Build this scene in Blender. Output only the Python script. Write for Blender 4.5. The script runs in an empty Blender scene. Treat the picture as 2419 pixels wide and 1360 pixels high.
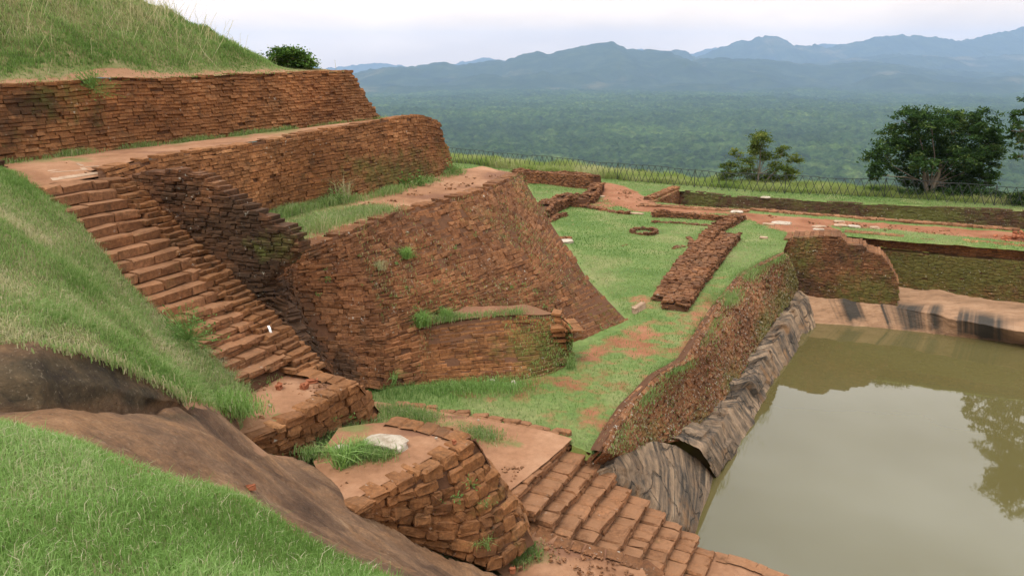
import bpy, math
import numpy as np

# ------------------------------------------------------------------ camera, sky, sun, exposure
C = bpy.context.scene
FPX = 1883.0                     # focal length in pixels of the 2419 px wide photograph
PITCH = math.atan(530 / FPX)
cp, sp = math.cos(PITCH), math.sin(PITCH)
cam = bpy.data.cameras.new('camera')
cam.sensor_width = 36
cam.lens = FPX / 2419 * 36
cam.clip_start = .1
cam.clip_end = 60000
camo = bpy.data.objects.new('camera', cam)
C.collection.objects.link(camo)
camo.rotation_euler = (math.pi / 2 - PITCH, 0, 0)
C.camera = camo
C.view_settings.view_transform = 'Standard'
C.view_settings.look = 'None'
C.view_settings.exposure = 0.40
C.view_settings.gamma = 1
C.cycles.max_bounces = 6
C.cycles.diffuse_bounces = 3
C.cycles.glossy_bounces = 3
C.cycles.transmission_bounces = 3
C.cycles.volume_bounces = 0
C.cycles.use_denoising = True

SUN_EL, SUN_AZ = 62, 215         # degrees; azimuth clockwise from +Y (behind left of the camera)
w = bpy.data.worlds.new('World')
C.world = w
w.use_nodes = True
nt = w.node_tree
nt.nodes.clear()
out = nt.nodes.new('ShaderNodeOutputWorld')
bg = nt.nodes.new('ShaderNodeBackground')
sky = nt.nodes.new('ShaderNodeTexSky')
sky.sky_type = 'NISHITA'
sky.sun_disc = False
sky.sun_elevation = math.radians(SUN_EL)
sky.sun_rotation = math.radians(SUN_AZ)
sky.air_density = 1.0
sky.dust_density = 2.0
tc = nt.nodes.new('ShaderNodeTexCoord')
mp = nt.nodes.new('ShaderNodeMapping')
mp.inputs['Scale'].default_value = (1.6, 1.6, 5.0)
mp.inputs['Location'].default_value = (3.1, .4, .2)
n1 = nt.nodes.new('ShaderNodeTexNoise')
n1.inputs['Scale'].default_value = 1.3
n1.inputs['Detail'].default_value = 6
n1.inputs['Roughness'].default_value = .55
cr = nt.nodes.new('ShaderNodeValToRGB')
cr.color_ramp.elements[0].position = .36
cr.color_ramp.elements[0].color = (8.0, 7.5, 7.0, 1)
cr.color_ramp.elements[1].position = .62
cr.color_ramp.elements[1].color = (11.8, 11.1, 10.2, 1)
mx = nt.nodes.new('ShaderNodeMix')
mx.data_type = 'RGBA'
mx.inputs[0].default_value = .97
nt.links.new(tc.outputs['Generated'], mp.inputs['Vector'])
nt.links.new(mp.outputs[0], n1.inputs['Vector'])
nt.links.new(n1.outputs[0], cr.inputs[0])
nt.links.new(sky.outputs[0], mx.inputs[6])
nt.links.new(cr.outputs[0], mx.inputs[7])
sx_ = nt.nodes.new('ShaderNodeSeparateXYZ')
nt.links.new(tc.outputs['Generated'], sx_.inputs[0])
mr = nt.nodes.new('ShaderNodeValToRGB')      # brighter overhead, paler and warmer low down, as under thin overcast
mr.color_ramp.elements[0].position = 0.0
mr.color_ramp.elements[0].color = (1.46, 1.16, .82, 1)
mr.color_ramp.elements[1].position = .55
mr.color_ramp.elements[1].color = (1.38, 1.54, 1.72, 1)
e_ = mr.color_ramp.elements.new(.10)
e_.color = (1.14, 1.03, .93, 1)
nt.links.new(sx_.outputs[2], mr.inputs[0])
vm = nt.nodes.new('ShaderNodeVectorMath'); vm.operation = 'MULTIPLY'
nt.links.new(mx.outputs[2], vm.inputs[0])
nt.links.new(mr.outputs[0], vm.inputs[1])
nt.links.new(vm.outputs[0], bg.inputs['Color'])
bg.inputs['Strength'].default_value = .1
nt.links.new(bg.outputs[0], out.inputs['Surface'])

sl = bpy.data.lights.new('sun', 'SUN')
sl.energy = 2.5
sl.angle = math.radians(24)
sl.color = (1, .95, .86)
so = bpy.data.objects.new('sun', sl)
C.collection.objects.link(so)
so.rotation_euler = (math.radians(90 - SUN_EL), 0, math.radians(180 - SUN_AZ))

# ------------------------------------------------------------------ helpers
rng = np.random.default_rng(7)
A_ = np.array


def ray(px, py):
    X = (px - 1209.5) / FPX
    Y = -(py - 680) / FPX
    return A_([X, cp + Y * sp, -sp + Y * cp])


def P(px, py, z):
    d = ray(px, py)
    return d * (z / d[2])


def D(px, py, y):
    d = ray(px, py)
    return d * (y / d[1])


def PV(px, py, A, B, off=0.0):
    A = A_(A[:2]); B = A_(B[:2])
    t = (B - A) / np.linalg.norm(B - A)
    n = A_([t[1], -t[0]])
    d = ray(px, py)
    return d * ((n @ A - off) / (n @ d[:2]))


def pix(v):
    v = np.asarray(v)
    f = v[..., 1] * cp - v[..., 2] * sp
    u = v[..., 1] * sp + v[..., 2] * cp
    f = np.where(np.abs(f) < 1e-3, 1e-3, f)
    return 1209.5 + FPX * v[..., 0] / f, 680 - FPX * u / f


def inpoly(x, y, poly):
    poly = np.asarray(poly, float)
    r = np.zeros(np.shape(x), bool)
    j = len(poly) - 1
    for i in range(len(poly)):
        xi, yi = poly[i][:2]; xj, yj = poly[j][:2]
        c = ((yi > y) != (yj > y)) & (x < (xj - xi) * (y - yi) / (yj - yi + 1e-12) + xi)
        r ^= c
        j = i
    return r


def hsh(ix, iy, iz, s=0):
    h = (ix.astype(np.int64) * 374761393 + iy.astype(np.int64) * 668265263 + iz.astype(np.int64) * 2147483647 + s * 974711) & 0xFFFFFFFF
    h = ((h ^ (h >> 13)) * 1274126177) & 0xFFFFFFFF
    h = ((h ^ (h >> 16)) * 2246822519) & 0xFFFFFFFF
    return ((h ^ (h >> 15)) & 0xFFFFFF) / float(0xFFFFFF)


def vn(p, sc, s=0):
    """smooth value noise 0..1 at points p (...,3 or 2) with feature size 1/sc"""
    p = np.asarray(p, float)
    if p.shape[-1] == 2:
        p = np.concatenate([p, np.zeros(p.shape[:-1] + (1,))], -1)
    q = p * sc
    i = np.floor(q).astype(np.int64)
    f = q - i
    f = f * f * (3 - 2 * f)
    r = 0
    for dx in (0, 1):
        wx = f[..., 0] if dx else 1 - f[..., 0]
        for dy in (0, 1):
            wy = f[..., 1] if dy else 1 - f[..., 1]
            for dz in (0, 1):
                wz = f[..., 2] if dz else 1 - f[..., 2]
                r = r + wx * wy * wz * hsh(i[..., 0] + dx, i[..., 1] + dy, i[..., 2] + dz, s)
    return r


def fbm(p, sc, s=0, o=3):
    r = 0; a = 1; t = 0
    for k in range(o):
        r = r + a * vn(p, sc * 2 ** k, s + k); t += a; a *= .5
    return r / t


def tag(o, label=None, cat=None, group=None, kind=None):
    if label: o['label'] = label
    if cat: o['category'] = cat
    if group: o['group'] = group
    if kind: o['kind'] = kind
    return o


def mesh(name, V, faces, mats, parent=None, attrs=None, smooth=False, matidx=None):
    """faces: list of int arrays (n,k)"""
    me = bpy.data.meshes.new(name)
    V = np.ascontiguousarray(V, np.float32)
    fl = [np.asarray(f, np.int32) for f in faces if len(f)]
    loops = np.concatenate([f.ravel() for f in fl])
    sizes = np.concatenate([np.full(len(f), f.shape[1], np.int32) for f in fl])
    starts = np.concatenate([[0], np.cumsum(sizes)[:-1]]).astype(np.int32)
    me.vertices.add(len(V)); me.vertices.foreach_set('co', V.ravel())
    me.loops.add(len(loops)); me.loops.foreach_set('vertex_index', loops)
    me.polygons.add(len(sizes)); me.polygons.foreach_set('loop_start', starts)
    if matidx is not None:
        me.polygons.foreach_set('material_index', np.asarray(matidx, np.int32))
    me.polygons.foreach_set('use_smooth', np.full(len(sizes), bool(smooth)))
    if attrs:
        for k, a in attrs.items():
            at = me.attributes.new(k, 'FLOAT', 'POINT')
            at.data.foreach_set('value', np.ascontiguousarray(a, np.float32))
    me.update(calc_edges=True)
    for m in (mats if isinstance(mats, (list, tuple)) else [mats]):
        me.materials.append(m)
    o = bpy.data.objects.new(name, me)
    C.collection.objects.link(o)
    if parent is not None:
        o.parent = parent
    return o


def empty(name, loc=(0, 0, 0)):
    o = bpy.data.objects.new(name, None)
    o.empty_display_size = .2
    o.location = loc
    C.collection.objects.link(o)
    return o


def gridfaces(nr, nc):
    i = np.arange(nr - 1)[:, None] * nc + np.arange(nc - 1)[None, :]
    i = i.ravel()
    return np.stack([i, i + 1, i + nc + 1, i + nc], 1)


# ------------------------------------------------------------------ materials
class NM:
    def __init__(s, name):
        s.m = bpy.data.materials.new(name); s.m.use_nodes = True
        s.t = s.m.node_tree; s.t.nodes.clear()
        s.o = s.n('ShaderNodeOutputMaterial')
        s.geo = s.n('ShaderNodeNewGeometry')

    def n(s, t, **k):
        x = s.t.nodes.new(t)
        for a, b in k.items(): setattr(x, a, b)
        return x

    def l(s, a, b): s.t.links.new(a, b)

    def put(s, sock, v):
        if hasattr(v, 'links') or isinstance(v, bpy.types.NodeSocket): s.l(v, sock)
        elif isinstance(v, (tuple, list)) and len(v) == 3 and sock.type == 'RGBA': sock.default_value = (*v, 1)
        else: sock.default_value = v

    def noise(s, scale, detail=3, rough=.55, vec=None, stretch=None, dist=0):
        x = s.n('ShaderNodeTexNoise')
        x.inputs['Scale'].default_value = scale; x.inputs['Detail'].default_value = detail
        x.inputs['Roughness'].default_value = rough; x.inputs['Distortion'].default_value = dist
        v = vec or s.geo.outputs['Position']
        if stretch:
            mpn = s.n('ShaderNodeMapping'); s.l(v, mpn.inputs[0])
            mpn.inputs['Scale'].default_value = stretch[0]
            mpn.inputs['Rotation'].default_value = stretch[1]
            v = mpn.outputs[0]
        s.l(v, x.inputs['Vector'])
        return x.outputs[0]

    def vor(s, scale, feature='F1', vec=None):
        x = s.n('ShaderNodeTexVoronoi'); x.feature = feature
        x.inputs['Scale'].default_value = scale
        s.l(vec or s.geo.outputs['Position'], x.inputs['Vector'])
        return x.outputs['Distance']

    def ramp(s, f, stops, interp='LINEAR'):
        x = s.n('ShaderNodeValToRGB'); r = x.color_ramp; r.interpolation = interp
        while len(r.elements) < len(stops): r.elements.new(.5)
        for e, (p, c) in zip(r.elements, stops):
            e.position = p; e.color = (*c, 1) if len(c) == 3 else c
        s.put(x.inputs[0], f)
        return x.outputs[0]

    def th(s, f, a, b):
        x = s.n('ShaderNodeMapRange'); x.clamp = True
        s.put(x.inputs[0], f); x.inputs[1].default_value = a; x.inputs[2].default_value = b
        return x.outputs[0]

    def math(s, op, a, b=0.0):
        x = s.n('ShaderNodeMath', operation=op); s.put(x.inputs[0], a); s.put(x.inputs[1], b)
        return x.outputs[0]

    def mix(s, f, a, b, blend='MIX'):
        x = s.n('ShaderNodeMix'); x.data_type = 'RGBA'; x.blend_type = blend
        s.put(x.inputs[0], f); s.put(x.inputs[6], a); s.put(x.inputs[7], b)
        return x.outputs[2]

    def attr(s, name):
        x = s.n('ShaderNodeAttribute'); x.attribute_name = name
        return x.outputs['Fac']

    def bump(s, h, strength=.5, dist=.02):
        x = s.n('ShaderNodeBump'); x.inputs['Strength'].default_value = strength
        x.inputs['Distance'].default_value = dist; s.put(x.inputs['Height'], h)
        return x.outputs[0]

    def fin(s, col, rough=.9, bump=None, spec=.2, **k):
        b = s.n('ShaderNodeBsdfPrincipled')
        s.put(b.inputs['Base Color'], col); s.put(b.inputs['Roughness'], rough)
        b.inputs['Specular IOR Level'].default_value = spec
        if bump is not None: s.l(bump, b.inputs['Normal'])
        for a, v in k.items(): s.put(b.inputs[a], v)
        s.l(b.outputs[0], s.o.inputs[0])
        return s.m


def m_brick(name, tones, dust=.5, lichen=.0, mossc=(.045, .05, .012), stainc=(.028, .02, .014)):
    k = NM(name)
    br = k.attr('br')
    col = k.ramp(br, [(0, tones[0]), (.35, tones[1]), (.7, tones[2]), (1, tones[3])])
    n = k.noise(1.1, 5, .6)
    col = k.mix(.55, col, k.ramp(n, [(.3, (.42, .43, .44)), (.48, (.85, .84, .83)), (.68, (1.45, 1.36, 1.25))]), 'MULTIPLY')
    n2 = k.noise(14, 6, .72)
    col = k.mix(.7, col, k.ramp(n2, [(.32, (.42, .40, .39)), (.5, (.9, .88, .86)), (.68, (1.5, 1.45, 1.35))]), 'MULTIPLY')
    col = k.mix(k.math('MULTIPLY', k.th(k.noise(1.9, 6, .7, dist=.6), .54, .68), .55), col, (.055, .036, .020))
    # dark weathering and moss grown in patches
    st = k.math('ADD', k.attr('stain'), k.math('MULTIPLY', k.math('SUBTRACT', k.noise(2.2, 5, .65), .5), 1.5))
    st = k.th(st, .20, .72)
    col = k.mix(k.math('MULTIPLY', st, .8), col, stainc)
    ms = k.math('ADD', k.attr('moss'), k.math('MULTIPLY', k.math('SUBTRACT', k.noise(3.1, 5, .7), .5), 1.7))
    ms = k.th(ms, .3, .8)
    mcol = k.mix(k.noise(9, 3), mossc, tuple(c * 2.6 for c in mossc))
    col = k.mix(k.math('MULTIPLY', ms, .72), col, mcol)
    # sand and dust lying on upward faces
    sx = k.n('ShaderNodeSeparateXYZ'); k.l(k.geo.outputs['Normal'], sx.inputs[0])
    up = k.th(sx.outputs[2], .55, .95)
    up = k.math('MULTIPLY', up, k.th(k.noise(3.3, 4), .3, .6))
    col = k.mix(k.math('MULTIPLY', up, dust), col, (.27, .135, .070))
    if lichen > 0:
        li = k.math('MULTIPLY', k.th(k.noise(9 + 2 * lichen, 4, .62), .655 - .030 * lichen, .715 - .030 * lichen), k.th(k.noise(1.3, 3), .60 - lichen * .2, .74 - lichen * .2))
        col = k.mix(k.math('MULTIPLY', li, .75), col, (.38, .35, .29))
    bp = k.bump(k.noise(24, 7, .75), .9, .035)
    return k.fin(col, .95, bp, .12)


T_A = [(.112, .046, .021), (.180, .078, .033), (.246, .110, .046), (.335, .165, .076)]
T_B = [(.094, .041, .021), (.152, .065, .031), (.205, .091, .041), (.280, .136, .068)]
T_S = [(.132, .061, .031), (.195, .090, .044), (.258, .123, .062), (.325, .165, .088)]
M = {}
M['brick'] = m_brick('brick_terrace', T_A, .30, .55)
M['brick_old'] = m_brick('brick_weathered', T_B, .15, .9)
M['brick_step'] = m_brick('brick_steps', T_S, .8, .25)

M['brick_bank'] = m_brick('brick_bank', T_B, .25, 2.2)

k = NM('core_earth')
M['core'] = k.fin(k.mix(k.noise(5, 4), (.060, .031, .018), (.135, .064, .036)), 1, k.bump(k.noise(20, 4), .6, .03), .05)

k = NM('sand')
base = k.ramp(k.noise(.9, 5, .6), [(.3, (.195, .094, .050)), (.5, (.275, .140, .077)), (.72, (.35, .195, .115))])
base = k.mix(.45, base, k.ramp(k.noise(9, 5, .7), [(.3, (.65, .6, .55)), (.7, (1.2, 1.2, 1.2))]), 'MULTIPLY')
g = k.th(k.math('ADD', k.attr('grass'), k.math('MULTIPLY', k.math('SUBTRACT', k.noise(3, 5, .65), .5), 1.6)), .35, .7)
base = k.mix(g, base, k.mix(k.noise(6, 4), (.085, .10, .028), (.20, .17, .07)))
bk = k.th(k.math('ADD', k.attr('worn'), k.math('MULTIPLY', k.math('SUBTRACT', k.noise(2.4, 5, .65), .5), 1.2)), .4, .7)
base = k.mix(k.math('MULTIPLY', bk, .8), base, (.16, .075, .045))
peb = k.th(k.vor(26), .16, .08)
base = k.mix(k.math('MULTIPLY', peb, k.th(k.noise(2, 3), .55, .7)), base, (.2, .1, .06))
M['sand'] = k.fin(base, .95, k.bump(k.noise(22, 6, .7), .6, .03), .1)

k = NM('ground')
gr = k.ramp(k.noise(.55, 5, .6), [(.3, (.080, .130, .034)), (.5, (.120, .165, .050)), (.7, (.190, .190, .080))])
gr = k.mix(.5, gr, k.ramp(k.noise(8, 5, .7), [(.3, (.5, .5, .5)), (.7, (1.35, 1.3, 1.2))]), 'MULTIPLY')
di = k.ramp(k.noise(.8, 5, .6), [(.3, (.180, .070, .034)), (.5, (.245, .104, .054)), (.72, (.295, .138, .078))])
di = k.mix(.4, di, k.ramp(k.noise(7, 5, .7), [(.3, (.65, .6, .55)), (.7, (1.2, 1.2, 1.2))]), 'MULTIPLY')
f = k.th(k.math('ADD', k.attr('dirt'), k.math('MULTIPLY', k.math('SUBTRACT', k.noise(1.7, 6, .65), .5), 1.25)), .36, .60)
M['ground'] = k.fin(k.mix(f, gr, di), .95, k.bump(k.noise(12, 6, .7), .6, .04), .1)

k = NM('soil')
s_ = k.ramp(k.noise(1.6, 5, .6), [(.3, (.085, .100, .030)), (.5, (.135, .135, .050)), (.7, (.205, .165, .085))])
f = k.th(k.math('ADD', k.attr('bare'), k.math('MULTIPLY', k.math('SUBTRACT', k.noise(2.5, 6, .65), .5), .8)), .42, .58)
M['soil'] = k.fin(k.mix(f, s_, k.mix(k.noise(4, 5), (.20, .10, .055), (.34, .19, .11))), .95, k.bump(k.noise(16, 6, .7), .7, .04), .1)

k = NM('rock')
st = ((1.0, 1.35, 1.35), (0, .35, -.62))
v = k.noise(1.1, 9, .66, stretch=st, dist=.5)
col = k.ramp(v, [(.28, (.105, .058, .033)), (.44, (.195, .108, .060)), (.56, (.255, .148, .085)), (.74, (.34, .205, .120))])
big = k.noise(.75, 7, .66, dist=.5)
col = k.mix(.8, col, k.ramp(big, [(.36, (.44, .40, .38)), (.48, (.90, .86, .82)), (.62, (1.42, 1.28, 1.04))]), 'MULTIPLY')
col = k.mix(.6, col, k.ramp(k.noise(22, 7, .78), [(.34, (.50, .48, .46)), (.66, (1.5, 1.45, 1.38))]), 'MULTIPLY')
crk = k.th(k.noise(1.5, 10, .70, stretch=((1, 5, 5), (0, .35, -.62)), dist=1.2), .650, .672)
col = k.mix(k.math('MULTIPLY', crk, .8), col, (.030, .019, .013))
pale = k.math('MULTIPLY', k.th(k.noise(3.0, 7, .75, dist=.4), .57, .66), k.th(k.noise(.6, 4), .46, .60))
col = k.mix(k.math('MULTIPLY', pale, .75), col, (.42, .26, .15))
dk = k.ramp(k.noise(2.2, 9, .74, dist=.3), [(.36, (.020, .016, .010)), (.47, (.055, .042, .022)), (.57, (.115, .078, .040)), (.68, (.24, .17, .09))])
col = k.mix(k.math('MULTIPLY', k.th(k.attr('dark'), .15, .75), .9), col, dk)
sp_ = k.th(k.noise(34, 4, .65), .60, .68)
col = k.mix(k.math('MULTIPLY', sp_, .35), col, (.40, .31, .21))
h = k.math('ADD', k.math('MULTIPLY', k.noise(2.0, 10, .74, stretch=st, dist=.4), .8), k.math('MULTIPLY', k.noise(18, 7, .78), .40))
h = k.math('SUBTRACT', h, k.math('MULTIPLY', crk, .5))
M['rock'] = k.fin(col, .88, k.bump(h, 1.0, .15), .25)

k = NM('rock_pool')   # banded gneiss, bands run down the face
bu = k.attr('band'); bv = k.attr('fall')
cb = k.n('ShaderNodeCombineXYZ'); k.l(bu, cb.inputs[0]); k.l(k.math('MULTIPLY', bv, .55), cb.inputs[1])
nb = k.noise(2.0, 8, .68, vec=cb.outputs[0], dist=.9)
npos = k.noise(1.9, 7, .66, dist=.5)
col = k.ramp(k.math('ADD', k.math('MULTIPLY', nb, .6), k.math('MULTIPLY', npos, .4)), [(.34, (.022, .019, .016)), (.42, (.080, .060, .044)), (.49, (.190, .130, .085)), (.56, (.30, .20, .125)), (.68, (.42, .32, .22))])
cb2 = k.n('ShaderNodeCombineXYZ'); k.l(bu, cb2.inputs[0]); k.l(k.math('MULTIPLY', bv, .2), cb2.inputs[1])
run = k.math('MULTIPLY', k.th(k.noise(3.2, 5, .65, vec=cb2.outputs[0], dist=.3), .50, .58), k.th(npos, .40, .56))
col = k.mix(k.math('MULTIPLY', run, .85), col, (.018, .018, .017))
och = k.math('MULTIPLY', k.th(k.noise(1.1, 5, .65), .55, .66), k.th(bv, .3, .7))
col = k.mix(k.math('MULTIPLY', och, .75), col, (.25, .125, .050))
col = k.mix(.5, col, k.ramp(k.noise(7, 6, .75), [(.3, (.45, .45, .45)), (.7, (1.45, 1.4, 1.3))]), 'MULTIPLY')
ve = k.n('ShaderNodeTexVoronoi'); ve.feature = 'DISTANCE_TO_EDGE'; ve.inputs['Scale'].default_value = .75
k.l(k.n('ShaderNodeVectorMath', operation='ADD').outputs[0], ve.inputs['Vector'])
va = ve.inputs['Vector'].links[0].from_node; k.l(k.geo.outputs['Position'], va.inputs[0])
nc_ = k.n('ShaderNodeTexNoise'); nc_.inputs['Scale'].default_value = 1.6; nc_.inputs['Detail'].default_value = 5
k.l(k.geo.outputs['Position'], nc_.inputs['Vector']); k.l(nc_.outputs['Color'], va.inputs[1])
crk = k.math('MULTIPLY', k.th(ve.outputs['Distance'], .022, .006), k.th(k.noise(1.3, 3), .42, .56))
col = k.mix(k.math('MULTIPLY', crk, .7), col, (.015, .014, .012))
hh = k.math('SUBTRACT', k.math('ADD', nb, k.math('MULTIPLY', k.noise(9, 6, .75), .5)), k.math('MULTIPLY', crk, .8))
M['rock_pool'] = k.fin(col, .75, k.bump(hh, 1.0, .12), .3)

k = NM('rock_shelf')
bu = k.attr('band'); bv = k.attr('fall')
col = k.ramp(k.noise(.9, 6, .65, stretch=((1, 3, 3), (0, 0, -.4))), [(.3, (.20, .112, .062)), (.5, (.31, .175, .098)), (.7, (.39, .235, .14))])
cb = k.n('ShaderNodeCombineXYZ'); k.l(bu, cb.inputs[0]); k.l(k.math('MULTIPLY', bv, .10), cb.inputs[1])
stn = k.th(k.noise(.8, 5, .6, vec=cb.outputs[0], dist=.35), .46, .56)
sm = k.math('MULTIPLY', k.math('MULTIPLY', stn, k.th(bv, .42, .56)), k.th(k.math('ADD', bv, k.math('MULTIPLY', k.noise(1.6, 3), .5)), 1.22, 1.10))
col = k.mix(k.math('MULTIPLY', sm, .92), col, (.030, .030, .026))
cr_ = k.th(k.noise(1.3, 7, .7, stretch=((1, 9, 9), (0, 0, -.4))), .60, .68)
col = k.mix(k.math('MULTIPLY', cr_, .7), col, (.05, .042, .032))
M['rock_shelf'] = k.fin(col, .8, k.bump(k.noise(3, 7, .7, stretch=((1, 4, 4), (0, 0, -.4))), .8, .12), .25)

k = NM('stone_pale')
M['stone'] = k.fin(k.ramp(k.noise(6, 6, .7), [(.3, (.24, .18, .12)), (.5, (.38, .31, .24)), (.7, (.50, .43, .35))]), .9, k.bump(k.noise(14, 6, .7), .8, .04), .2)
k = NM('stone_sandy')
M['slab'] = k.fin(k.ramp(k.noise(3, 6, .7), [(.3, (.22, .13, .08)), (.5, (.33, .22, .145)), (.7, (.43, .31, .22))]), .9, k.bump(k.noise(14, 6, .7), .6, .03), .2)
k = NM('brick_loose')
M['loose'] = k.fin(k.mix(k.noise(9, 4), (.20, .065, .032), (.33, .12, .06)), .95, k.bump(k.noise(30, 5), .6, .02), .1)
k = NM('white_cloth')
M['white'] = k.fin((.8, .8, .8), .7)
k = NM('dark_iron')
M['iron'] = k.fin((.018, .022, .02), .6, None, .4)
k = NM('timber')
M['timber'] = k.fin(k.mix(k.noise(5, 4, stretch=((1, 12, 12), (0, 0, 0))), (.30, .19, .11), (.45, .32, .2)), .8)
k = NM('bark')
M['bark'] = k.fin(k.mix(k.noise(8, 5, stretch=((1, 1, .25), (0, 0, 0))), (.07, .055, .04), (.22, .18, .135)), .95, k.bump(k.noise(25, 5), .6, .02), .1)


def m_leaf(name, stops, tr=.35):
    k = NM(name)
    col = k.ramp(k.attr('br'), stops)
    d = k.n('ShaderNodeBsdfDiffuse'); t = k.n('ShaderNodeBsdfTranslucent'); x = k.n('ShaderNodeMixShader')
    k.l(col, d.inputs[0]); k.l(k.mix(.5, col, (1.0, 1.25, .5), 'MULTIPLY'), t.inputs[0])
    x.inputs[0].default_value = tr
    k.l(d.outputs[0], x.inputs[1]); k.l(t.outputs[0], x.inputs[2]); k.l(x.outputs[0], k.o.inputs[0])
    return k.m


M['grass_fresh'] = m_leaf('grass_fresh', [(0, (.120, .200, .048)), (.4, (.228, .352, .105)), (.68, (.315, .410, .165)), (.80, (.44, .40, .25)), (1, (.56, .48, .34))], .45)
M['grass_dry'] = m_leaf('grass_dry', [(0, (.105, .175, .045)), (.32, (.190, .280, .090)), (.56, (.270, .320, .135)), (.76, (.37, .33, .20)), (1, (.50, .42, .28))], .45)
M['grass_lawn'] = m_leaf('grass_lawn', [(0, (.085, .160, .042)), (.45, (.150, .235, .070)), (.75, (.230, .265, .115)), (1, (.37, .33, .20))], .45)
M['grass_tall'] = m_leaf('grass_tall', [(0, (.13, .19, .045)), (.5, (.25, .30, .090)), (.8, (.36, .36, .16)), (1, (.50, .44, .28))], .45)
M['leaf_dark'] = m_leaf('leaf_dark', [(0, (.016, .034, .010)), (.6, (.040, .075, .020)), (1, (.105, .140, .042))], .25)
M['leaf_olive'] = m_leaf('leaf_olive', [(0, (.040, .062, .012)), (.6, (.10, .130, .028)), (1, (.21, .215, .06))], .3)
M['leaf_bush'] = m_leaf('leaf_bush', [(0, (.030, .065, .014)), (.6, (.075, .135, .028)), (1, (.16, .23, .06))], .3)
M['leaf_weed'] = m_leaf('leaf_weed', [(0, (.07, .13, .035)), (.6, (.13, .22, .06)), (1, (.22, .30, .12))], .3)

k = NM('forest_canopy')
col = k.ramp(k.noise(.018, 6, .7), [(.3, (.016, .036, .010)), (.5, (.034, .064, .018)), (.7, (.072, .105, .034))])
col = k.mix(.6, col, k.ramp(k.noise(.0026, 6, .68), [(.36, (.38, .44, .46)), (.5, (.95, .95, .9)), (.64, (1.7, 1.55, 1.25))]), 'MULTIPLY')
col = k.mix(.75, col, k.ramp(k.noise(.06, 5, .75), [(.36, (.30, .34, .36)), (.62, (1.9, 1.8, 1.5))]), 'MULTIPLY')
M['forest'] = k.fin(col, 1, k.bump(k.noise(.12, 5, .75), 1.0, 9.0), .0)

k = NM('hill_forest')
col = k.ramp(k.noise(.006, 6, .7), [(.3, (.016, .032, .012)), (.5, (.030, .052, .018)), (.7, (.062, .082, .032))])
col = k.mix(k.th(k.noise(.0016, 5, .6), .58, .7), col, (.13, .12, .06))
M['hill'] = k.fin(col, 1, k.bump(k.noise(.03, 6, .75), 1.0, 18.0), .0)

k = NM('water')
wn = k.noise(1.6, 3, .5, stretch=((.6, 1, 1), (0, 0, .4)))
M['water'] = k.fin(k.ramp(k.noise(.15, 3), [(.3, (.088, .072, .026)), (.7, (.102, .085, .034))]), .025, k.bump(wn, .035, .02), .5, IOR=1.62)


# ------------------------------------------------------------------ bricks
def bricks_mesh(cen, T, N, U, L, H, Dp, br, stain, moss, octo=False, rough=.012, seed=1):
    """one rounded, worn brick per entry; returns V, faces, attributes"""
    r = np.random.default_rng(seed)
    n = len(cen)
    if octo:
        a = A_([(-1, -.55), (-.75, -1), (.75, -1), (1, -.55), (1, .55), (.75, 1), (-.75, 1), (-1, .55)])
        rings = [(1.0, -1.0), (1.0, .62), (.93, .88), (.72, 1.0)]
    else:
        a = A_([(-1, -1), (1, -1), (1, 1), (-1, 1)])
        rings = [(1.0, -1.0), (1.0, .84), (.84, 1.0)]
    m = len(a); R = len(rings)
    V = np.empty((n, R, m, 3))
    for i, (sc, dd) in enumerate(rings):
        # inset by an absolute amount tied to the brick height, so long bricks keep long faces
        ix = 1 - (1 - sc) * (H / L)[:, None] * .6
        x = a[None, :, 0] * ix * (L / 2)[:, None]
        y = a[None, :, 1] * sc * (H / 2)[:, None]
        V[:, i] = (cen[:, None] + T[:, None] * x[..., None] + U[:, None] * y[..., None] + N[:, None] * (dd * Dp / 2)[:, None, None])
    V += r.normal(0, 1, V.shape) * (rough * np.minimum(1, H / .09))[:, None, None, None]
    base = (np.arange(n) * (R * m))[:, None]
    fs = []
    q = []
    for i in range(R - 1):
        for j in range(m):
            j2 = (j + 1) % m
            q.append([i * m + j, i * m + j2, (i + 1) * m + j2, (i + 1) * m + j])
    q = A_(q)
    fs.append((base[:, None, :] + q[None]).reshape(-1, 4))
    cap = np.arange((R - 1) * m, R * m)
    fs.append(base + cap[None])
    rep = R * m
    at = dict(br=np.repeat(br, rep), stain=np.repeat(stain, rep), moss=np.repeat(moss, rep))
    return V.reshape(-1, 3), fs, at


def blobs(pts, bl):
    """0..1 mask from soft spots (px, py, rx, ry, value) laid on the wall where the photo shows them"""
    r = np.zeros(len(pts))
    if not bl: return r
    x, y = pix(pts)
    for bx, by, rx, ry, v in bl:
        r = np.maximum(r, v * np.exp(-((x - bx) / rx) ** 2 - ((y - by) / ry) ** 2))
    return r


class Patch:
    def __init__(s, rows):
        s.S = np.asarray(rows, float)          # R, C, 3
        d = np.linalg.norm(np.diff(s.S, axis=1), axis=2).mean(0)
        s.u = np.concatenate([[0], np.cumsum(d)]) / d.sum()
        d2 = np.linalg.norm(np.diff(s.S, axis=0), axis=2).mean(1)
        s.v = np.concatenate([[0], np.cumsum(d2)]) / d2.sum()
        s.width = d.sum(); s.height = d2.sum()

    def at(s, u, v):
        u = np.clip(u, 0, 1); v = np.clip(v, 0, 1)
        i = np.clip(np.searchsorted(s.u, u, 'right') - 1, 0, len(s.u) - 2)
        j = np.clip(np.searchsorted(s.v, v, 'right') - 1, 0, len(s.v) - 2)
        a = ((u - s.u[i]) / (s.u[i + 1] - s.u[i]))[..., None]
        b = ((v - s.v[j]) / (s.v[j + 1] - s.v[j]))[..., None]
        S = s.S
        return (S[j, i] * (1 - a) + S[j, i + 1] * a) * (1 - b) + (S[j + 1, i] * (1 - a) + S[j + 1, i + 1] * a) * b


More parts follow.
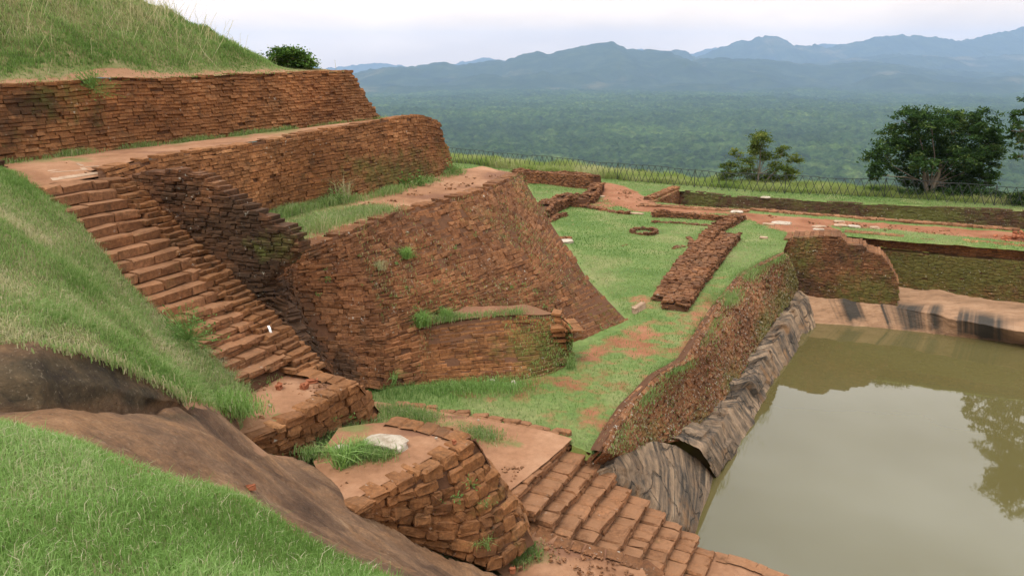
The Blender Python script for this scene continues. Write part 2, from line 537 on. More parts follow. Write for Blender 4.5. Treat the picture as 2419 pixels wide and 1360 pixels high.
def rows(*r):
    """each row: list of (px,py,z) or ready 3-D arrays"""
    return [[q if isinstance(q, np.ndarray) else P(*q) for q in rr] for rr in r]


def finish_bricks(name, parts, mats, parent, core=None):
    Vs, F4, F8, at = [], [], [], dict(br=[], stain=[], moss=[])
    off = 0
    for V, fs, a in parts:
        Vs.append(V)
        for f in fs: (F4 if f.shape[1] == 4 else F8).append(f + off)
        for q in at: at[q].append(a[q])
        off += len(V)
    F = []; mi = []
    if F4:
        x = np.concatenate(F4); F.append(x); mi.append(np.zeros(len(x)))
    if F8:
        x = np.concatenate(F8); F.append(x); mi.append(np.zeros(len(x)))
    if core is not None:
        cv, cf = core
        for f in cf:
            F.append(np.asarray(f) + off); mi.append(np.ones(len(f)))
        Vs.append(cv); off += len(cv)
        for q in at: at[q].append(np.zeros(len(cv)))
    # equal sizes must be given as separate arrays in order
    return mesh(name, np.concatenate(Vs), F, mats, parent, {q: np.concatenate(v) for q, v in at.items()}, False, np.concatenate(mi))


def wall(name, rws, course=.09, blen=.27, depth=.3, mat='brick', parent=None, outv=None, jit=.011, rough=.007,
         stain=None, moss=None, st0=0., mo0=0., hole=.006, ragged=.25, octo=False, seed=1, clusters=None, vary=.22, tilt=.7, tilt0=False):
    p = Patch(rws) if not isinstance(rws, Patch) else rws
    r = np.random.default_rng(seed)
    zmean = np.abs(p.S[0, :, 2] - p.S[-1, :, 2]).mean()
    n = max(2, int(round(max(zmean, .5 * p.height) / course)))
    cen = []; TT = []; NN = []; LL = []; HH = []; top = []; SL = []
    K = 240
    uu = np.linspace(0, 1, K)
    if outv is None: outv = -p.S.mean((0, 1))
    outv = A_([outv[0], outv[1], 0.])
    for i in range(n):
        v = (i + .5) / n
        c = p.at(uu, np.full(K, v))
        c2 = p.at(uu, np.full(K, min(1, (i + 1) / n))); c1 = p.at(uu, np.full(K, i / n))
        hz = np.linalg.norm(c2 - c1, axis=1) * .55 + np.maximum(np.abs(c2[:, 2] - c1[:, 2]), .02) * .45
        slo = np.hypot(c2[:, 0] - c1[:, 0], c2[:, 1] - c1[:, 1]) / np.maximum(np.abs(c2[:, 2] - c1[:, 2]), .02)
        L = np.concatenate([[0], np.cumsum(np.linalg.norm(np.diff(c, axis=0), axis=1))])
        tot = L[-1]
        nb = int(tot / blen) + 2
        ln = blen * np.clip(r.normal(1, vary, nb * 2), .45, 1.7)
        e = np.cumsum(ln) - r.uniform(0, blen)
        e = e[e < tot + blen * .4]
        mid = (e[1:] + e[:-1]) / 2; ll = e[1:] - e[:-1]
        ok = (mid > 0) & (mid < tot); mid = mid[ok]; ll = ll[ok]
        if not len(mid): continue
        c_ = np.stack([np.interp(mid, L, c[:, q]) for q in range(3)], 1)
        d0 = np.stack([np.interp(mid - .5 * ll, L, c[:, q]) for q in range(3)], 1)
        d1 = np.stack([np.interp(mid + .5 * ll, L, c[:, q]) for q in range(3)], 1)
        t = d1 - d0; t /= np.linalg.norm(t, axis=1)[:, None] + 1e-9
        cen.append(c_); TT.append(t); LL.append(ll); HH.append(np.interp(mid, L, hz)); SL.append(np.interp(mid, L, slo)); top.append(np.full(len(mid), i))
    cen = np.concatenate(cen); T = np.concatenate(TT); L = np.concatenate(LL); H = np.concatenate(HH); top = np.concatenate(top)
    Nn = np.cross(T, [0, 0, 1.]); Nn /= np.linalg.norm(Nn, axis=1)[:, None] + 1e-9
    Nn *= np.sign(Nn @ outv + 1e-9)[:, None]
    if tilt:
        Nn = Nn + A_([0, 0, 1.]) * (np.clip(np.concatenate(SL) * tilt, 0, 1.2) * ((top > 0) | tilt0))[:, None]; Nn /= np.linalg.norm(Nn, axis=1)[:, None]
    keep = r.random(len(cen)) > hole
    keep &= ~((top == 0) & (r.random(len(cen)) < ragged))
    keep &= ~((top == 1) & (r.random(len(cen)) < ragged * .15))
    if clusters:
        cl = vn(cen, clusters[0], seed + 40)
        keep &= ~((cl > clusters[1]) & (r.random(len(cen)) < .6))
    cen, T, L, H, Nn = cen[keep], T[keep], L[keep], H[keep], Nn[keep]
    # wandering of the whole face plus single bricks in and out
    bulge = (fbm(cen, .9, seed, 2) - .5) * .12
    cen = cen + Nn * (bulge + r.normal(0, jit, len(cen)) - depth / 2)[:, None]
    cen[:, 2] += (fbm(cen, .5, seed + 3, 2) - .5) * .10 + r.normal(0, .004, len(cen))
    T = T + r.normal(0, .018, T.shape); T /= np.linalg.norm(T, axis=1)[:, None]
    U = np.cross(Nn, T); U *= np.sign(U[:, 2])[:, None]; U /= np.linalg.norm(U, axis=1)[:, None]
    s_ = np.clip(st0 + blobs(cen, stain), 0, 1); m_ = np.clip(mo0 + blobs(cen, moss), 0, 1)
    br = np.clip(.36 * r.random(len(cen)) + .64 * fbm(cen, .8, seed + 9, 4) + r.normal(0, .10, len(cen)) + .07, 0, 1)
    parts = [bricks_mesh(cen, T, Nn, U, L - .003, H * .965, np.full(len(cen), depth), br, s_, m_, octo, rough, seed)]
    # earth and rubble core just behind the brick faces
    gu, gv = np.meshgrid(np.linspace(0, 1, 60), np.linspace(0, 1, max(8, n)))
    cv = p.at(gu, gv)
    du = np.gradient(cv, axis=1); nn = np.cross(du, [0, 0, 1.]); nn /= np.linalg.norm(nn, axis=2)[..., None] + 1e-9
    nn *= np.sign(nn @ outv + 1e-9)[..., None]
    cv = cv + nn * ((fbm(cv, .9, seed, 2) - .5) * .12 - .055)[..., None]
    cv[0, :, 2] -= .03
    return finish_bricks(name, parts, [M[mat], M['core']], parent, (cv.reshape(-1, 3), [gridfaces(*gu.shape)]))


def plane_wall(name, A, B, poly, course=.09, blen=.27, depth=.3, mat='brick', parent=None, off=0., jit=.015, rough=.01,
               stain=None, moss=None, st0=0., mo0=0., hole=.005, octo=False, seed=1, batter=0., vary=.22, thick=0.):
    """bricks in level courses over the outline of a standing wall; outline given where the photo shows it"""
    A = A_(A, float); B = A_(B, float)
    r = np.random.default_rng(seed)
    t = np.append(B[:2] - A[:2], 0.); t /= np.linalg.norm(t)
    nrm = A_([t[1], -t[0], 0.])
    if nrm @ (-A_([A[0], A[1], 0.])) < 0: nrm = -nrm
    o = A_([A[0], A[1], 0.]) + nrm * off
    B2 = o + t
    pts = A_([q if isinstance(q, np.ndarray) else PV(q[0], q[1], o, B2) for q in poly])
    sz = np.stack([(pts - o) @ t, pts[:, 2]], 1)
    s0, s1 = sz[:, 0].min(), sz[:, 0].max(); z0, z1 = sz[:, 1].min(), sz[:, 1].max()
    cen = []; L = []
    for i in range(int((z1 - z0) / course) + 1):
        z = z0 + (i + .5) * course
        nb = int((s1 - s0) / blen) + 3
        ln = blen * np.clip(r.normal(1, vary, nb * 2), .45, 1.7)
        e = s0 - r.uniform(0, blen) + np.cumsum(ln)
        e = e[e < s1 + blen]
        zz = z + r.normal(0, .004)
        nx = np.roll(sz, -1, 0)
        cross = (sz[:, 1] > zz) != (nx[:, 1] > zz)
        xs_ = np.sort((sz[:, 0] + (zz - sz[:, 1]) / (nx[:, 1] - sz[:, 1] + 1e-12) * (nx[:, 0] - sz[:, 0]))[cross])
        for q in range(0, len(xs_) - 1, 2):
            a_ = np.maximum(e[:-1], xs_[q] + r.normal(0, .025)); b_ = np.minimum(e[1:], xs_[q + 1] + r.normal(0, .025))
            ok = b_ - a_ > .06
            cen.append(np.stack([(a_ + b_)[ok] / 2, np.full(ok.sum(), z)], 1)); L.append((b_ - a_)[ok])
    cen = np.concatenate(cen); L = np.concatenate(L)
    ok = r.random(len(cen)) > hole
    cen = cen[ok]; L = L[ok]
    W = o + cen[:, :1] * t + A_([0, 0, 1.]) * cen[:, 1:]
    n = len(W)
    T = np.tile(t, (n, 1)) + r.normal(0, .03, (n, 3)); T /= np.linalg.norm(T, axis=1)[:, None]
    N = np.tile(nrm, (n, 1)); U = np.tile(A_([0, 0, 1.]), (n, 1))
    s_ = np.clip(st0 + blobs(W, stain), 0, 1); m_ = np.clip(mo0 + blobs(W, moss), 0, 1)
    br = np.clip(.5 * r.random(n) + .5 * fbm(W, .8, seed + 9) + r.normal(0, .12, n), 0, 1)
    W = W + N * ((fbm(W, .9, seed, 2) - .5) * .10 + r.normal(0, jit, n) - depth / 2 + batter * (z1 - cen[:, 1]))[:, None]
    W[:, 2] += (fbm(W, .7, seed + 3, 2) - .5) * .06 + r.normal(0, .005, n)
    parts = [bricks_mesh(W, T, N, U, L - .012, np.full(n, course * .965), np.full(n, depth), br, s_, m_, octo, rough, seed)]
    if thick > 0:
        # the top and the ends: courses of bricks running back through the wall
        for kk in range(1, int(thick / .28) + 1):
            b2 = W - nrm * (.28 * kk)
            parts.append(bricks_mesh(b2, T, N, U, L - .012, np.full(n, course * .93), np.full(n, .29), np.clip(br + .1, 0, 1), s_ * .5, m_ * .3, octo, rough, seed + kk))
    cc = o + ((sz - sz.mean(0)) * .985 + sz.mean(0))[:, :1] * t + A_([0, 0, 1.]) * ((sz - sz.mean(0)) * .985 + sz.mean(0))[:, 1:]
    cc = cc - nrm * .07 + nrm * (batter * (z1 - cc[:, 2]))[:, None]
    import mathutils
    tri = mathutils.geometry.tessellate_polygon([[mathutils.Vector((a, b, 0)) for a, b in sz]])
    return finish_bricks(name, parts, [M[mat], M['core']], parent, (cc, [A_(tri)]))


def mass(name, path, width, height, course=.085, blen=.25, mat='brick_old', parent=None, batter=.12, seed=1, stain=None, moss=None,
         st0=.2, mo0=.1, jit=.02, rough=.012, octo=False, ruin=.35, zb=None):
    """a free-standing run of brickwork of real width along a 3-D path (its base line)"""
    r = np.random.default_rng(seed)
    path = np.asarray(path, float)
    seg = np.linalg.norm(np.diff(path, axis=0), axis=1)
    Lc = np.concatenate([[0], np.cumsum(seg)]); tot = Lc[-1]
    nc = max(1, int(round(height / course)))
    cen = []; T = []; L = []; N = []; W_ = []
    for i in range(nc):
        wdt = width * (1 - batter * i / max(1, nc))
        nr = max(1, int(round(wdt / .17)))
        for j in range(nr):
            inner = 0 < j < nr - 1 and i < nc - 3
            if inner: continue
            lat = (j + .5) / nr * wdt - wdt / 2
            nb = int(tot / blen) + 3
            e = np.cumsum(blen * np.clip(r.normal(1, .25, nb * 2), .4, 1.8)) - r.uniform(0, blen)
            e = e[e < tot + blen * .3]
            mid = (e[1:] + e[:-1]) / 2; ll = e[1:] - e[:-1]
            c_ = np.stack([np.interp(mid, Lc, path[:, q]) for q in range(3)], 1)
            d = np.stack([np.interp(mid + .15, Lc, path[:, q]) - np.interp(mid - .15, Lc, path[:, q]) for q in range(3)], 1)
            d[:, 2] = 0; d /= np.linalg.norm(d, axis=1)[:, None] + 1e-9
            nn = np.stack([d[:, 1], -d[:, 0], np.zeros(len(d))], 1)
            c_ = c_ + nn * lat; c_[:, 2] += (i + .5) * course
            # ruined top: the upper courses survive only here and there
            lim = nc * (1 - ruin * vn(np.stack([mid * .9, np.full(len(mid), lat * 1.3)], 1), 1.0, seed + 5) * 1.2)
            ok = i < lim
            cen.append(c_[ok]); T.append(d[ok]); L.append(ll[ok]); N.append(nn[ok]); W_.append(np.full(ok.sum(), wdt / nr))
    cen = np.concatenate(cen); T = np.concatenate(T); L = np.concatenate(L); N = np.concatenate(N); W_ = np.concatenate(W_)
    n = len(cen)
    cen += r.normal(0, 1, cen.shape) * A_([jit, jit, .008])
    T = T + r.normal(0, .06, T.shape); T /= np.linalg.norm(T, axis=1)[:, None]
    U = np.cross(N, T); U *= np.sign(U[:, 2])[:, None]
    s_ = np.clip(st0 + blobs(cen, stain), 0, 1); m_ = np.clip(mo0 + blobs(cen, moss), 0, 1)
    br = np.clip(.55 * r.random(n) + .45 * fbm(cen, .8, seed + 9), 0, 1)
    # lay every brick with its bedding plane up: rings run upwards so that worn tops are rounded
    parts = [bricks_mesh(cen, T, U, N, L - .008, W_ * .98, np.full(n, course * 1.0), br, s_, m_, octo, rough, seed)]
    w2 = width * .42
    Vc = []
    dd = np.gradient(path, axis=0); dd[:, 2] = 0; dd /= np.linalg.norm(dd, axis=1)[:, None]
    n2 = np.stack([dd[:, 1], -dd[:, 0], np.zeros(len(dd))], 1)
    hh = height * (1 - ruin) - .06
    for q, (a, z) in enumerate([(-w2, -.3), (-w2, hh), (w2, hh), (w2, -.3)]):
        Vc.append(path + n2 * a + A_([0, 0, z]))
    m_p = len(path); Vc = np.concatenate(Vc)
    f = []
    for q in range(3):
        for i in range(m_p - 1): f.append([q * m_p + i, q * m_p + i + 1, (q + 1) * m_p + i + 1, (q + 1) * m_p + i])
    ends = [[0, m_p, 2 * m_p, 3 * m_p], [m_p - 1, 2 * m_p - 1, 3 * m_p - 1, 4 * m_p - 1]]
    return finish_bricks(name, parts, [M[mat], M['core']], parent, (Vc, [A_(f + ends)]))


def sheet(name, rws, nu, nv, mat, amp=.03, sc=2., attrs=None, parent=None, smooth=True, seed=3, band=False, facet=0):
    p = Patch(rws)
    gu, gv = np.meshgrid(np.linspace(0, 1, nu), np.linspace(0, 1, nv))
    V = p.at(gu, gv)
    du = np.gradient(V, axis=1); dv = np.gradient(V, axis=0)
    n = np.cross(du, dv); n /= np.linalg.norm(n, axis=2)[..., None] + 1e-9
    n *= np.sign(n[..., 2:3] + 1e-6)
    if facet:   # rock split into upright blocks
        q = gu * p.width / facet + (vn(np.stack([gu * p.width * .8, gv * 0], 2), 1., seed + 8) - .5) * .8 + gv * .35
        i = np.floor(q).astype(np.int64)
        st = hsh(i, i * 0, i * 0, seed) - .5
        st2 = hsh(i, i * 0 + np.floor(gv * 2.2 + hsh(i, i * 0, i * 0, seed + 2)).astype(np.int64), i * 0, seed + 1) - .5
        wq = np.sin(np.pi * np.clip(gv, 0, 1)) ** .5
        V = V + n * ((st * .30 + st2 * .34) * wq)[..., None]
    if band:   # grooves that run down the face
        q = np.stack([gu * p.width * 1.7, gv * .5, np.zeros_like(gu)], 2)
        V = V + n * ((fbm(q, 1., seed, 4) - .5) * 2 * amp)[..., None]
        q = np.stack([gu * p.width * .6, gv * p.height * 1.6, np.zeros_like(gu)], 2)
        V = V + n * ((fbm(q, 1., seed + 5, 3) - .5) * 1.4 * amp)[..., None]
    else:
        V = V + n * ((fbm(V, sc, seed, 4) - .5) * 2 * amp)[..., None]
    V = V.reshape(-1, 3)
    at = {q: f(V) for q, f in (attrs or {}).items()}
    if band: at['band'] = (gu * p.width).ravel(); at['fall'] = gv.ravel()
    return mesh(name, V, [gridfaces(nv, nu)], M[mat], parent, at, smooth)


def rbf(ctrl, smooth=0.):
    ctrl = np.asarray(ctrl, float)
    X = ctrl[:, :2]; n = len(X)
    def phi(r): return np.where(r > 1e-9, r * r * np.log(r + 1e-12), 0)
    Kk = phi(np.linalg.norm(X[:, None] - X[None], axis=2)) + smooth * np.eye(n)
    Pm = np.hstack([np.ones((n, 1)), X])
    S = np.block([[Kk, Pm], [Pm.T, np.zeros((3, 3))]])
    sol = np.linalg.solve(S, np.concatenate([ctrl[:, 2], np.zeros(3)]))
    def f(x, y):
        x = np.asarray(x, float); y = np.asarray(y, float); sh = x.shape
        x = x.ravel(); y = y.ravel(); o = np.empty(len(x))
        for a in range(0, len(x), 20000):
            q = np.stack([x[a:a + 20000], y[a:a + 20000]], 1)
            o[a:a + 20000] = phi(np.linalg.norm(q[:, None] - X[None], axis=2)) @ sol[:n] + sol[n] + q @ sol[n + 1:]
        return o.reshape(sh)
    return f


def blades(name, pts, ln, wd, br, mat, label=None, lean=.55, seed=1, kind='stuff', parent=None, up=None, cat=None):
    """bent grass blades: base pair, middle pair, tip"""
    r = np.random.default_rng(seed)
    n = len(pts)
    a = r.uniform(0, 2 * np.pi, n)
    s = np.stack([np.cos(a), np.sin(a), np.zeros(n)], 1)
    b = r.uniform(0, 2 * np.pi, n)
    d = np.stack([np.cos(b), np.sin(b), np.zeros(n)], 1) * (r.random(n) ** .7 * lean)[:, None]
    Z = A_([0, 0, 1.])
    mid = pts + (Z * .62 + d * .35) * ln[:, None]
    tip = pts + (Z * (1 - .35 * np.linalg.norm(d, axis=1))[:, None] + d * 1.15) * ln[:, None]
    h = s * (wd / 2)[:, None]
    V = np.stack([pts - h - Z * .02, pts + h - Z * .02, mid + h * .8, mid - h * .8, tip], 1).reshape(-1, 3)
    i = np.arange(n)[:, None] * 5
    o = mesh(name, V, [i + A_([[0, 1, 2, 3]]), i + A_([[3, 2, 4]])], M[mat], parent, dict(br=np.repeat(br, 5)))
    if label: tag(o, label, cat, None, kind)
    return o
# ================================================================== SETTING: far plain, hills, air
ZP = -180.0


def far_plain():
    az = np.radians(np.linspace(-47, 47, 1100))
    r = [950.]
    while r[-1] < 13500: r.append(r[-1] + max(4.2, r[-1] ** 2 / 330000))
    r = A_(r)
    R, Az = np.meshgrid(r, az, indexing='ij')
    X = R * np.sin(Az); Y = R * np.cos(Az)
    q = np.stack([X, Y], -1)
    # crowns: rounded domes around jittered tree centres, trees about 13 m apart
    def domes(cell, s):
        g = q / cell; gi = np.floor(g).astype(np.int64); best = np.full(X.shape, 9.)
        hh = np.zeros(X.shape)
        for dx in (-1, 0, 1):
            for dy in (-1, 0, 1):
                ix = gi[..., 0] + dx; iy = gi[..., 1] + dy
                cx = ix + hsh(ix, iy, ix * 0, s); cy = iy + hsh(ix, iy, ix * 0, s + 1)
                d = np.hypot(g[..., 0] - cx, g[..., 1] - cy)
                m = d < best
                best = np.where(m, d, best); hh = np.where(m, hsh(ix, iy, ix * 0, s + 2), hh)
        return np.sqrt(np.clip(1 - (best / .85) ** 2, 0, 1)) * (.45 + .75 * hh)
    Z = ZP + domes(14., 3) * 12 + domes(38., 9) * 12 + (fbm(q, 1 / 160., 4, 3) - .5) * 26 + (fbm(q, 1 / 900., 8, 3) - .5) * 40 * np.clip((R - 900) / 3000, 0, 1)
    V = np.stack([X, Y, Z], -1).reshape(-1, 3)
    o = mesh('plain', V, [gridfaces(*X.shape)], M['forest'], None, None, True)
    tag(o, 'hazy green jungle plain far below the fence', 'forest', None, 'stuff')


far_plain()


def ridge(name, sil, dist, label, seed, depth=1800, rough=1.):
    sil = A_(sil, float)
    xs = np.linspace(sil[0, 0], sil[-1, 0], 260)
    ys = np.interp(xs, sil[:, 0], sil[:, 1])
    cols = []
    d = ray(xs, ys).T
    crest = d * (dist / d[:, 1])[:, None]
    crest[:, 2] += (vn(np.stack([xs, xs * 0], 1), .12, seed) - .5) * dist * .0022 * rough + (vn(np.stack([xs, xs * 0], 1), .5, seed + 1) - .5) * dist * .0012 * rough
    prof = np.concatenate([np.linspace(-1, 0, 26), np.linspace(.1, 1, 8)])
    rowsv = []
    for t in prof:
        if t <= 0:
            f = (1 + t); hgt = f ** 1.15
        else:
            f = 1 - t; hgt = f
        yo = t * depth
        q = crest.copy(); q[:, 1] += yo
        g = (fbm(np.stack([q[:, 0], q[:, 1]], 1), 1 / 420., seed + 3, 4) - .5) * 2 * dist * .016 * (math.sin(math.pi * min(1, abs(t))) if t < 0 else 0)
        q[:, 2] = ZP - 5 + (crest[:, 2] - ZP) * hgt + g
        if t == 0: q[:, 2] = crest[:, 2]
        rowsv.append(q)
    V = A_(rowsv)
    o = mesh(name, V.reshape(-1, 3), [gridfaces(V.shape[0], V.shape[1])], M['hill'], None, None, True)
    tag(o, label, 'hill', None, 'structure')


ridge('hills', [(640, 205), (740, 190), (853, 169), (878, 163), (940, 157), (967, 159), (987, 154), (1022, 149), (1051, 147), (1076, 153), (1126, 149), (1163, 142), (1195, 144), (1231, 130), (1257, 122), (1277, 123), (1295, 128), (1323, 122), (1347, 114), (1380, 107), (1411, 101), (1444, 99), (1457, 103), (1482, 116), (1513, 118), (1539, 116), (1577, 121), (1611, 136), (1634, 145), (1654, 139), (1700, 136), (1744, 138), (1800, 139), (1837, 143), (1889, 151), (1953, 153), (1991, 149), (2043, 146), (2094, 149), (2140, 156), (2250, 166), (2419, 178), (2600, 190)], 6600, 'long dark blue wooded ridge beyond the jungle plain', 11)
ridge('hills', [(1800, 175), (1900, 152), (1953, 147), (2030, 134), (2140, 128), (2200, 131), (2250, 137), (2330, 134), (2380, 130), (2419, 128), (2600, 118)], 8000, 'low blue ridge in front of the pale hills at the right', 21)
ridge('hills', [(1560, 150), (1641, 135), (1680, 121), (1713, 109), (1739, 98), (1770, 95), (1800, 87), (1825, 83), (1845, 91), (1876, 107), (1902, 108), (1925, 105), (1953, 114), (1991, 104), (2037, 98), (2071, 86), (2132, 82), (2184, 87), (2222, 88), (2260, 95), (2304, 93), (2332, 82), (2389, 72), (2419, 64), (2560, 60), (2700, 80)], 9400, 'pale green hills with a rounded peak at the right', 31)
ridge('hills', [(1480, 140), (1540, 128), (1577, 120), (1600, 118), (1618, 121), (1640, 133), (1665, 150)], 8600, 'small blue knoll in the gap between two ridges', 41, 900)
ridge('hills', [(640, 172), (780, 162), (830, 155), (860, 152), (895, 148), (930, 152), (960, 158), (1020, 163), (1070, 152), (1110, 142), (1150, 136), (1190, 142), (1300, 150), (1440, 135), (1485, 117), (1500, 115), (1515, 117), (1580, 140), (1640, 128), (1660, 120), (1690, 111), (1705, 115), (1800, 125), (1935, 105), (1965, 103), (1995, 107), (2100, 120), (2300, 118), (2500, 110)], 12500, 'faint palest hills on the horizon', 51, 1200)

k = NM('haze')
pv = k.n('ShaderNodeVolumePrincipled')
pv.inputs['Color'].default_value = (.45, .65, 1.0, 1)
pv.inputs['Density'].default_value = 8.8e-5
pv.inputs['Anisotropy'].default_value = 0.1
k.l(pv.outputs[0], k.o.inputs['Volume'])
hv = A_([(x, y, z) for x in (-14500, 14500) for y in (-60, 14600) for z in (-260, 520)], float)
hz = mesh('haze', hv, [A_([[0, 1, 3, 2], [4, 6, 7, 5], [0, 4, 5, 1], [2, 3, 7, 6], [0, 2, 6, 4], [1, 5, 7, 3]])], k.m)
tag(hz, 'pale blue haze over the plain', 'haze', None, 'stuff')

# ================================================================== lower ground with the pool and the sunken room cut out
GC = [(870, 916, -6.75), (840, 945, -6.5), (890, 950, -6.6), (1000, 968, -6.85), (1150, 993, -7.0), (1000, 930, -6.85), (1100, 940, -6.95), (1300, 950, -7), (1300, 1000, -7.02), (1450, 1000, -7.05), (1450, 900, -7), (1494, 770, -7.0), (1640, 720, -7.0),
      (1450, 600, -7), (1700, 560, -7), (1330, 500, -7), (1250, 440, -7), (1500, 440, -7), (1800, 520, -7), (1900, 470, -7), (2419, 500, -7), (2419, 560, -7), (1090, 390, -7),
      (1550, 405, -7), (2000, 455, -7), (1359, 860, -7), (1600, 830, -7.03), (1750, 640, -7.0)]
gpts = [P(*q) for q in GC] + [A_([-12., 16, -6.9]), A_([-14., 30, -7]), A_([-14., 60, -7]), A_([44., 36, -7]), A_([44., 60, -7]), A_([0., 62, -7.2]), A_([30., 50, -7.1]), A_([4., 12., -7.1])]
ground_z = rbf(gpts, .05)
Pz7 = lambda x, y: P(x, y, -7)[:2]
POOL_HOLE = [Pz7(x, y) + A_([-.06, .035]) for x, y in [(1426, 1070), (1450, 1015), (1488, 958), (1560, 884), (1622, 848), (1690, 735), (1760, 645), (1852, 598)]] + [Pz7(1860, 566), Pz7(1990, 556), Pz7(2419, 590), Pz7(2900, 625), A_([44, 10.]), A_([4, 8.]), A_([-3, 8.]), A_([-3.4, 12.]), P(835, 948, -6.4)[:2], P(890, 951, -6.5)[:2], P(1000, 970, -6.75)[:2], P(1150, 995, -6.95)[:2], Pz7(1280, 1020), Pz7(1345, 1040)]
TR_N = [(1545, 478), (1771, 494), (2057, 516), (2419, 541), (2800, 566)]
TR_F = [(1606, 448), (1719, 463), (2064, 483), (2419, 498), (2800, 512)]
TRENCH = [Pz7(*q) for q in TR_N] + [Pz7(*q) for q in TR_F[::-1]]
PATH = [(1405, 440), (1432, 432), (1470, 440), (1500, 452), (1530, 470), (1545, 480), (1560, 489), (1771, 503), (2050, 526), (2419, 551), (2700, 570), (2700, 600), (2419, 574), (2300, 562), (2100, 541), (1985, 534), (1950, 531), (1985, 546), (1940, 556), (1870, 553), (1800, 532), (1762, 512), (1740, 503), (1600, 503), (1500, 500), (1450, 480), (1412, 458)]
BARE = [[(1480, 775), (1530, 755), (1560, 790), (1560, 830), (1500, 845), (1450, 830)], [(1360, 830), (1480, 775), (1500, 800), (1400, 850), (1362, 880)], [(1380, 485), (1430, 465), (1460, 485), (1420, 500)], [(1545, 690), (1570, 650), (1590, 665), (1570, 705)],
        [(1370, 990), (1420, 960), (1440, 990), (1410, 1025)], [(1220, 892), (1300, 885), (1330, 862), (1320, 900), (1250, 915)], [(2150, 538), (2300, 548), (2419, 560), (2419, 566), (2250, 560), (2150, 546)], [(1560, 870), (1640, 840), (1600, 880), (1560, 905)], [(1350, 470), (1400, 468), (1400, 476), (1350, 478)], [(1590, 850), (1640, 730), (1700, 690), (1680, 740), (1630, 845)], [(1440, 1010), (1480, 950), (1540, 885), (1560, 885), (1500, 960), (1460, 1015)], [(1060, 920), (1140, 925), (1150, 950), (1080, 945)], [(1480, 700), (1540, 690), (1540, 720), (1490, 730)], [(1330, 905), (1400, 880), (1420, 900), (1350, 930)]]


def ground():
    xs = np.arange(-13, 44, .16); ys = np.arange(11, 70, .16)
    X, Y = np.meshgrid(xs, ys)
    Z = ground_z(X, Y)
    q = np.stack([X, Y], -1)
    Z = Z + (fbm(q, .5, 5, 3) - .5) * .12 + (fbm(q, 2.2, 6, 3) - .5) * .06
    # the summit ends just beyond the fence: the ground falls away as a cliff
    fx = A_([-30, -4, 2.5, 14, 20, 26, 60.]); fy = A_([70, 62.3, 55.5, 48.2, 46, 43.6, 40.])
    over = Y - np.interp(X, fx, fy)
    Z = Z - np.clip(over, 0, 99) ** 1.5 * 1.6
    V = np.stack([X, Y, Z], -1).reshape(-1, 3)
    F = gridfaces(len(ys), len(xs))
    c = V[F].mean(1)
    ok = ~inpoly(c[:, 0], c[:, 1], POOL_HOLE) & ~inpoly(c[:, 0], c[:, 1], TRENCH)
    px, py = pix(np.stack([V[:, 0], V[:, 1], np.full(len(V), -7.)], 1))
    dirt = inpoly(px, py, PATH).astype(float)
    for b in BARE: dirt = np.maximum(dirt, inpoly(px, py, b) * .58)
    dirt = np.maximum(dirt, inpoly(px, py, [(1340, 880), (1490, 775), (1560, 700), (1720, 640), (1690, 735), (1560, 880), (1480, 960), (1420, 1040), (1300, 1000), (1180, 960), (1080, 940), (1200, 915)]) * .36)
    dirt = np.maximum(dirt, .20)
    dg = dirt.reshape(X.shape)
    for _ in range(2):
        dg = (dg + np.roll(dg, 1, 0) + np.roll(dg, -1, 0) + np.roll(dg, 1, 1) + np.roll(dg, -1, 1)) / 5
    # pull the torn cell edges onto the outline of the openings
    for poly in (POOL_HOLE, TRENCH):
        pl_ = A_([A_(q)[:2] for q in poly])
        ins = inpoly(V[:, 0], V[:, 1], pl_)
        fi = ins[F]
        st_ = fi.any(1) & ~fi.all(1)
        ok |= st_ & ok
        ok = np.where(fi.all(1), False, np.where(st_, True, ok))
        idx = np.unique(F[st_][fi[st_]])
        a = pl_; b = np.roll(pl_, -1, 0)
        q = V[idx, :2]
        ab = b - a; t = np.clip(((q[:, None] - a[None]) * ab[None]).sum(2) / (ab ** 2).sum(1)[None], 0, 1)
        c_ = a[None] + t[..., None] * ab[None]
        d_ = np.linalg.norm(q[:, None] - c_, axis=2); m_ = d_.argmin(1)
        V[idx, :2] = c_[np.arange(len(idx)), m_]; V[idx, 2] -= .05
    o = mesh('ground', V, [F[ok]], M['ground'], None, dict(dirt=dg.ravel()), True)
    tag(o, None, None, None, 'structure')

    def dirt_at(x, y):
        i = np.clip(((x + 13) / .16).astype(int), 0, len(xs) - 1); j = np.clip(((y - 11) / .16).astype(int), 0, len(ys) - 1)
        return dg[j, i]

    def z_at(x, y):
        i = np.clip((x + 13) / .16, 0, len(xs) - 2.001); j = np.clip((y - 11) / .16, 0, len(ys) - 2.001)
        i0 = i.astype(int); j0 = j.astype(int); a = i - i0; b = j - j0
        return (Z[j0, i0] * (1 - a) + Z[j0, i0 + 1] * a) * (1 - b) + (Z[j0 + 1, i0] * (1 - a) + Z[j0 + 1, i0 + 1] * a) * b
    return dirt_at, z_at


dirt_at, gz_at = ground()


def G(px, py, dz=0.):
    """point on the lower ground"""
    p = P(px, py, -7.)
    p[2] = gz_at(A_([p[0]]), A_([p[1]]))[0] + dz
    return p


# ================================================================== pool: water, carved rock sides
wv = A_([[2.2, 14.0, -10.13], [46, -2, -10.13], [46, 40, -10.13], [10, 40, -10.13]])
tag(mesh('water', wv, [A_([[0, 1, 2, 3]])], M['water']), None, None, None, 'structure')

